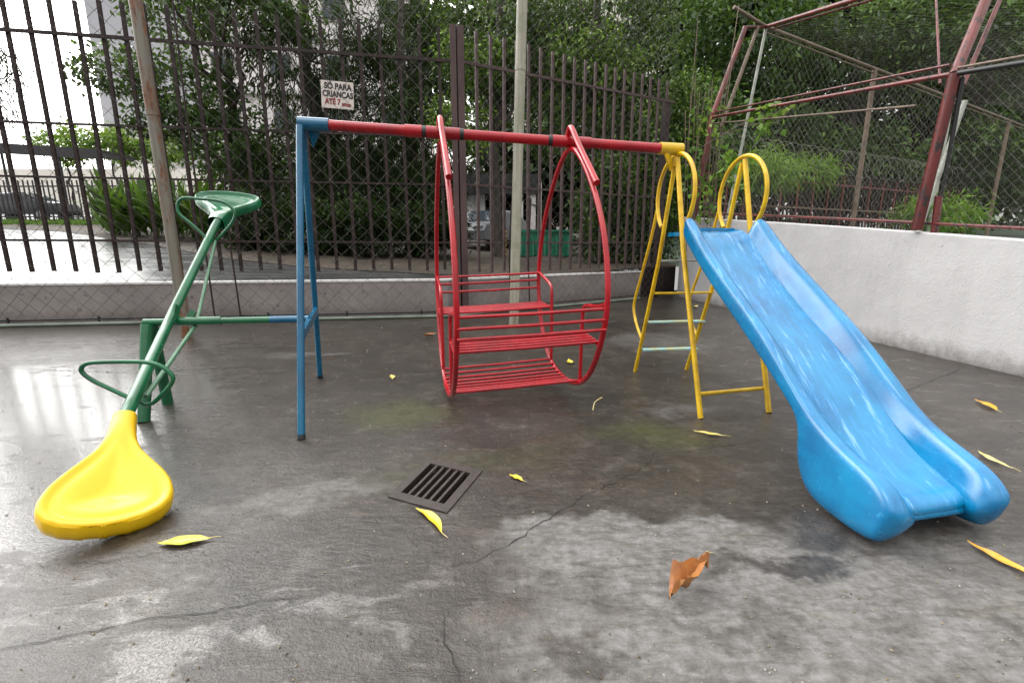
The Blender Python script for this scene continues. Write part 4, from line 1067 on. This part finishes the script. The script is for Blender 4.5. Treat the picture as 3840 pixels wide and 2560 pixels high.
# lance-leaved plants beside the road
def lance_plant(C, n, L, Wd):
    V = []; S = []
    for i in range(n):
        a_ = random.uniform(0, 2 * PI); tl = random.uniform(.15, .9); l = L * random.uniform(.6, 1.15); st = Vector(C) + Vector((random.uniform(-.3, .3), random.uniform(-.25, .25), random.uniform(0, .5) * L))
        d = Vector((math.cos(a_) * tl, math.sin(a_) * tl, 1)).normalized(); sd_ = d.cross(Vector((0, 0, 1))).normalized(); sh_ = random.uniform(0, .9) ** 1.6; pr = None
        for k in range(5):
            t = k / 4; p = st + d * l * t + Vector((0, 0, -tl * l * .55 * t * t)); w_ = Wd * math.sin(PI * min(.97, t * .9 + .08)) * .5
            cur = (p + sd_ * w_, p - sd_ * w_)
            if pr: V += [pr[0], pr[1], cur[1], cur[0]]; S += [sh_] * 4
            pr = cur
    v = np.array([tuple(x) for x in V]); return v, np.arange(len(v), dtype=np.int32).reshape(-1, 4), np.array(S)
plants = [(-13.6, 16.4, 'behind the third and fourth fence bars'), (-12.6, 16.0, 'behind the fifth fence bar'), (-11.7, 15.6, 'behind the sixth fence bar'), (-10.8, 15.2, 'just left of the rusty pole'), (-9.9, 14.8, 'directly behind the rusty pole'), (-14.6, 17.4, 'behind the second fence bar'), (-9.0, 14.0, 'just right of the rusty pole'), (-12.2, 17.2, 'in the second row, behind the fifth bar')]
for x, y, lb in plants:
    z = T(x, y); t = thing('lance_leaved_plant', 'bright green blade-leaved plant ' + lb, 'plant', (x, y, z), 'blade-leaved plants along the road')
    v, f, s = lance_plant((x, y, z), 70, 1.7, .17)
    link('foliage', np_mesh('foliage', v - np.array((x, y, z)), f, s), M['leaflance'], t)
    obj('stem', MB().tube([(x, y, z - .05), (x, y, z + 1.0)], .05, 6), M['bark'], t)
for x, y, c_, lb in ((-6.9, 12.6, .75, 'low dark bush at the foot of the trees, behind the green seat'), (-5.2, 12.2, .7, 'low dark bush behind the blue frame legs'), (-3.8, 12.0, .65, 'low dark bush between the blue frame and the red swing'), (-2.2, 12.4, .6, 'low dark bush behind the left hoop of the red swing')):
    z = T(x, y)
    tree('low_bush', lb, (x, y), (x, y, z + .7), .03, [B((x, y, z + .75), (1.05, .6, c_), 62, 40, .17, .15, .06, tone=.3)], M['leafdark'], 'bush')
# small vine scrambling over the cage corner
vn = thing('climbing_vine', 'thin climbing vine with a few bright leaves on the corner of the court cage', 'vine', (3.9, 9.6, 1.7))
vm = MB()
for i in range(16):
    x, y = random.uniform(3.35, 4.1), random.uniform(9.45, 9.75)
    vm.tube([(x, y, random.uniform(1.0, 1.7)), (x + random.uniform(-.1, .1), y, 2.4), (x + random.uniform(-.2, .2), y, random.uniform(2.9, 5.6))], .008, 4)
for i in range(3): vm.tube([(3.6 + i * .3, 9.4, 3.0 + .2 * i), (4.1 + .3 * i, 8.8, 3.3), (4.25 + .12 * i, 8.2 - .3 * i, 3.25 + .1 * i)], .006, 4)
obj('stem', vm, M['cagebrown'], vn)
foliage('foliage', [leaves((3.75, 9.5, 2.9), (.45, .2, 1.1), 22, 6, .14, .13, .08, tone=.55), leaves((4.25, 8.3, 3.25), (.14, .3, .25), 8, 6, .09, .15, .10, tone=.75),
                    leaves((3.95, 8.6, 2.6), (.2, .4, .12), 8, 7, .10, .15, .09, tone=.6), leaves((3.9, 9.3, 2.0), (.5, .3, .6), 14, 7, .14, .12, .07, tone=.5)], M['leafbright'], vn)
# deep background wood
wd = []
for x, y, z, rx, rz, n in ((-3.5, 22, 4.6, 5, 3.6, 36), (2.5, 21, 4.2, 4, 3.4, 70), (-7.5, 21, 3.5, 2.6, 2.4, 30), (7, 23, 5.5, 5, 4.5, 190), (15, 25, 6, 6, 5.5, 170), (23, 25, 7, 5, 6.5, 220), (12, 24, 12.5, 7, 3.5, 190), (22, 26, 14, 7, 4.5, 210), (3, 23, 9, 5, 3.5, 90), (-2, 23, 10, 4, 3, 70), (30, 26, 8, 6, 8, 130)):
    wd.append(leaves((x, y, z), (rx, 1.5, rz), n, 40, .6, .55, .27, tone=.35, shell=.05))
v, f, s = merge(wd)
o = link('background_wood', np_mesh('background_wood', v, f, s), M['leaffar']); o['kind'] = 'stuff'
# bright bushes far down the road
for x, y, rx, lb in ((-24.5, 30, 1.7, 'pale green bush far down the road above the dark canopy, left one'), (-21.8, 30.5, 1.5, 'pale green bush far down the road above the dark canopy, middle one'), (-27.4, 30, 1.5, 'pale green bush far down the road at the left picture edge')):
    z = 7.2
    tree('pale_bush', lb, (x, y), (x, y, z), .08, [B((x, y, z), (rx, .8, 1.0), 46, 34, .3, .28, .13, tone=.85)], M['leafbright'], 'bush')
# grass verge
n = 3500; gx = rng.uniform(-25, -15, n); gy = 21.0 + (-15 - gx) * .12 + rng.uniform(0, 1.6, n)
gz = np.array([T(a_, b_) for a_, b_ in zip(gx, gy)]); hgt = rng.uniform(.1, .3, n); an = rng.uniform(0, PI, n)
p = np.stack([gx, gy, gz], 1); sd2 = np.stack([np.cos(an), np.sin(an), 0 * an], 1) * .035
tp = p + np.stack([rng.normal(size=n) * .08, rng.normal(size=n) * .08, hgt], 1)
v = np.stack([p + sd2, p - sd2, tp - sd2 * .1, tp + sd2 * .1], 1).reshape(-1, 3)
o = link('grass', np_mesh('grass', v, np.arange(4 * n, dtype=np.int32).reshape(n, 4), np.repeat(rng.random(n), 4)), M['grass']); o['kind'] = 'stuff'

# ------------------------------------------------------------------ what stands beyond the trees
def facade(label, name, x0, x1, y, z0, z1, depth, m, win=None, bands=(), yaw=0, cat='building'):
    t = thing(name, label, cat, ((x0 + x1) / 2, y, z0))
    c0 = Vector(((x0 + x1) / 2, y, 0)); rt = Matrix.Rotation(yaw, 3, 'Z')
    def tr(px, py, pz): q_ = rt @ Vector((px - c0.x, py - c0.y, 0)); return (c0.x + q_.x, c0.y + q_.y, pz)
    obj('wall', MB().box(tr((x0 + x1) / 2, y + depth / 2, (z0 + z1) / 2), (x1 - x0, depth, z1 - z0), yaw), m, t, smooth=False)
    for z in bands: obj('ledge', MB().box(tr((x0 + x1) / 2, y - .12, z), (x1 - x0 + .2, .30, .28), yaw), M['walltop'], t, smooth=False)
    if win:
        nx, zs, ww_, wh = win
        for z in zs:
            for i in range(nx):
                x = lerp(x0, x1, (i + .5) / nx)
                f_ = obj('window', MB().box(tr(x, y - .02, z), (ww_ + .16, .10, wh + .16), yaw), M['winframe'], t, smooth=False)
                obj('pane', MB().box(tr(x, y - .045, z), (ww_, .08, wh), yaw), M['glass'], f_, smooth=False)
    return t
M['winframe'] = plain('window_frame', (.30, .27, .26), .5, .2)
M['tower'] = plain('pale_grey_facade', (.36, .36, .39), .8, .06, .3)
M['pale'] = plain('pale_facade', (.70, .66, .66), .8, .1, .4)
M['cream'] = plain('cream_facade', (.74, .70, .64), .8, .1, .4)
facade('tall pale grey tower block with a bare side wall at the upper left', 'tower_block', -37.5, -27.2, 45, 4, 34, 8, M['tower'], None, (11.9,), R(-6))
facade('small white building at the foot of the pale tower block', 'small_building', -33.5, -30.3, 41, 3.6, 10.2, 4, M['walltop'], None, ())
facade('pale apartment block half hidden by the dark trees behind the painted sign', 'apartment_block', -18.5, -5.5, 30, 1.5, 19, 8, M['pale'], (4, (5.6, 8.6, 11.6, 14.6, 17.4), 1.2, 1.1), (7.1, 10.1, 13.1, 16.1), R(4))
facade('cream apartment block glimpsed through leaves right of the brown post', 'apartment_block', -2.5, 12, 33, 1.5, 17, 8, M['cream'], (6, (4.4, 7.4, 10.4, 13.4), 1.3, 1.2), (5.9, 8.9, 11.9), R(-3))
facade('low white building along the far end of the road', 'low_building', -52, -24.5, 40, 3.2, 7.4, 6, M['cream'], None, ())
# dark canopy over parked cars
cp = thing('carport', 'long dark carport roof on thin posts at the far left', 'carport', (-25, 27, T(-25, 27)))
def tl(x): return 27 + (x + 25) * .05
obj('roof', MB().bar((-36, 27, 6.95), (-21.8, 27.1, 6.1), 2.4, .16), M['roofdark'], cp, smooth=False)
obj('fascia', MB().bar((-36, 25.75, 6.72), (-21.8, 25.85, 5.92), .06, .5), M['roofdark'], cp, smooth=False)
for x in (-33, -30, -27, -24, -22): obj('post', MB().tube([(x, 25.9, T(x, 25.9) - .1), (x, 25.9, interp(x, [-36, -21.8], [6.8, 6.0]))], .06, 8), M['roofdark'], cp)
# low dark railing beside the verge
rl = thing('road_railing', 'low black railing standing on the grass verge at the left', 'railing', (-20, 22.3, T(-20, 22.3)))
me_r = mesh_from('baluster', MB().box((0, 0, .95), (.045, .045, 1.9)).v, MB().box((0, 0, .95), (.045, .045, 1.9)).f); me_r.materials.append(M['roofdark'])
for i in range(44):
    x = -25.2 + i * .26; y = 22.5 - (x + 20) * .12; link('baluster', me_r, None, rl, Vector((x, y, T(x, y) + .12)) - org(rl))
for z in (.35, 1.75): obj('rail', MB().bar((-25.4, 22.5 + 5.4 * .12, T(-25.4, 23.1) + z), (-13.9, 22.5 - 6.1 * .12, T(-13.9, 21.8) + z), .05, .06), M['roofdark'], rl, smooth=False)
# cars
def car(label, loc, rz, body):
    t = thing('parked_car', label, 'car', loc)
    rt = Matrix.Rotation(rz, 3, 'Z'); L0_ = Vector(loc)
    def w_(x, y, z): return L0_ + rt @ Vector((x, y, z))
    prof = [(-2.05, .32), (-2.1, .62), (-1.95, .86), (-1.2, .95), (-.65, 1.38), (.55, 1.42), (1.35, .98), (2.0, .92), (2.1, .60), (2.05, .32)]
    def loft(prf, secs):
        mb = MB(); vs = []; m_ = len(prf)
        for y, k in secs:
            for x, z in prf: vs.append(w_(x * lerp(1, .97, 1 - k), y, lerp(.62, z, k) if z > .62 else z))
        fs = [(i * m_ + a_, i * m_ + (a_ + 1) % m_, (i + 1) * m_ + (a_ + 1) % m_, (i + 1) * m_ + a_) for i in range(len(secs) - 1) for a_ in range(m_)]
        fs += [tuple(reversed(range(m_))), tuple((len(secs) - 1) * m_ + a_ for a_ in range(m_))]
        return mb.add(vs, fs)
    obj('body', loft(prof, [(-.84, .72), (-.80, .90), (-.66, 1), (.66, 1), (.80, .90), (.84, .72)]), body, t, ang=35)
    gl_ = MB()
    gl_.add([w_(-.62, -.60, 1.34), w_(-.62, .60, 1.34), w_(-1.14, .64, .98), w_(-1.14, -.64, .98)], [(0, 1, 2, 3)]); 
    obj('windscreen', MB().add([v_ + rt @ Vector((-.02, 0, .02)) for v_ in [w_(-.66, -.58, 1.36), w_(-.66, .58, 1.36), w_(-1.16, .62, .99), w_(-1.16, -.62, .99)]], [(0, 1, 2, 3)]), M['glass'], t, smooth=False)
    obj('rear_window', MB().add([w_(.60, -.58, 1.42), w_(.60, .58, 1.42), w_(1.30, .62, 1.04), w_(1.30, -.62, 1.04)], [(3, 2, 1, 0)]), M['glass'], t, smooth=False)
    for sy in (-1, 1):
        for xa, xb, xc, xd in ((-1.02, -.60, -.02, -.02), (.06, .06, .50, 1.12)):
            obj('side_window', MB().add([w_(xa, sy * .80, .97), w_(xb, sy * .72, 1.30), w_(xc, sy * .72, 1.32), w_(xd, sy * .80, .97)], [(0, 1, 2, 3)]), M['glass'], t, smooth=False)
        obj('headlight', MB().box(w_(-2.02, sy * .58, .70), (.10, .34, .14), rz), M['chrome'], t, smooth=False)
        for x in (-1.3, 1.3):
            wl = obj('wheel', MB().tube([w_(x, sy * .70, .32), w_(x, sy * .88, .32)], .32, 18), M['tyre'], t)
            obj('rim', MB().tube([w_(x, sy * .86, .32), w_(x, sy * .895, .32)], .20, 14), M['chrome'], wl)
    return t
M['cardark'] = plain('dark_car_paint', (.025, .027, .03), .2, .15)
M['carsilver'] = plain('grey_car_paint', (.22, .23, .25), .25, .1)
car('dark car parked under the carport at the far left', (-25.6, 25.2, T(-25.6, 25.2)), R(8), M['cardark'])
car('grey car parked in front of the garage behind the white pole', (-.70, 18.2, T(-.7, 18.2)), R(62), M['carsilver'])
# garage
gg = thing('garage', 'open garage with a dark flat roof and white door panels behind the brown post', 'garage', (-.8, 20, T(-.8, 20)))
gz_ = T(-.8, 20)
obj('roof', MB().box((-.7, 20.6, 3.55), (3.4, 3.4, .75)), M['roofdark'], gg, smooth=False)
obj('back_wall', MB().box((-.7, 22.2, 2.2), (3.2, .15, 2.6)), M['pale'], gg, smooth=False)
for x in (-1.70, -1.28): obj('door', MB().box((x, 19.25, gz_ + 1.05), (.40, .06, 2.1)), M['walltop'], gg, smooth=False)
for x in (.33, .83): obj('pillar', MB().box((x, 19.1, gz_ + 1.3), (.22, .25, 2.8)), M['pale'], gg, smooth=False)
obj('side_wall', MB().box((1.1, 20.6, gz_ + 1.2), (.15, 3, 2.5)), M['cream'], gg, smooth=False)
# green rubbish skip
M['skip'] = paint('green_skip_paint', (.010, .20, .11), (.006, .12, .07), (.06, .06, .05), .4, 5, .72)
sk = thing('rubbish_skip', 'green ribbed metal skip standing behind the red swing', 'skip', (.95, 14.2, T(.95, 14.2)))
zk = T(.95, 14.2)
skb = MB(); skb.add([(.22, 13.75, zk + .02), (1.72, 13.75, zk + .02), (1.72, 14.7, zk + .02), (.22, 14.7, zk + .02), (.14, 13.65, zk + .74), (1.80, 13.65, zk + .74), (1.80, 14.8, zk + .74), (.14, 14.8, zk + .74)],
    [(3, 2, 1, 0), (0, 1, 5, 4), (1, 2, 6, 5), (2, 3, 7, 6), (3, 0, 4, 7)])
obj('body', skb, M['skip'], sk, smooth=False)
rb = MB()
for x in (.18, .52, .86, 1.20, 1.54): rb.box((x + .09, 13.68, zk + .38), (.05, .06, .68), 0, R(-8))
obj('ribs', rb, M['skip'], sk, smooth=False)
obj('rim', MB().bar((.12, 13.64, zk + .74), (1.82, 13.64, zk + .74), .06, .06), M['skip'], sk, smooth=False)
# striped posts
ys_ = plain('yellow_stripe', (.60, .36, .02), .5, .2)
for i, (x, y) in enumerate(((-.41, 13.6), (-.186, 13.2))):
    z = T(x, y); t = thing('striped_bollard', ['thin black and yellow striped post, the left one behind the white pole', 'thin black and yellow striped post, the one nearer the white pole'][i], 'bollard', (x, y, z))
    obj('shaft', MB().tube([(x, y, z - .02), (x, y, z + .86)], .032, 10), M['black'], t)
    for k in range(6): obj('stripe', MB().tube([(x, y, z + .12 + k * .125), (x, y, z + .18 + k * .125)], .035, 10), ys_, t)
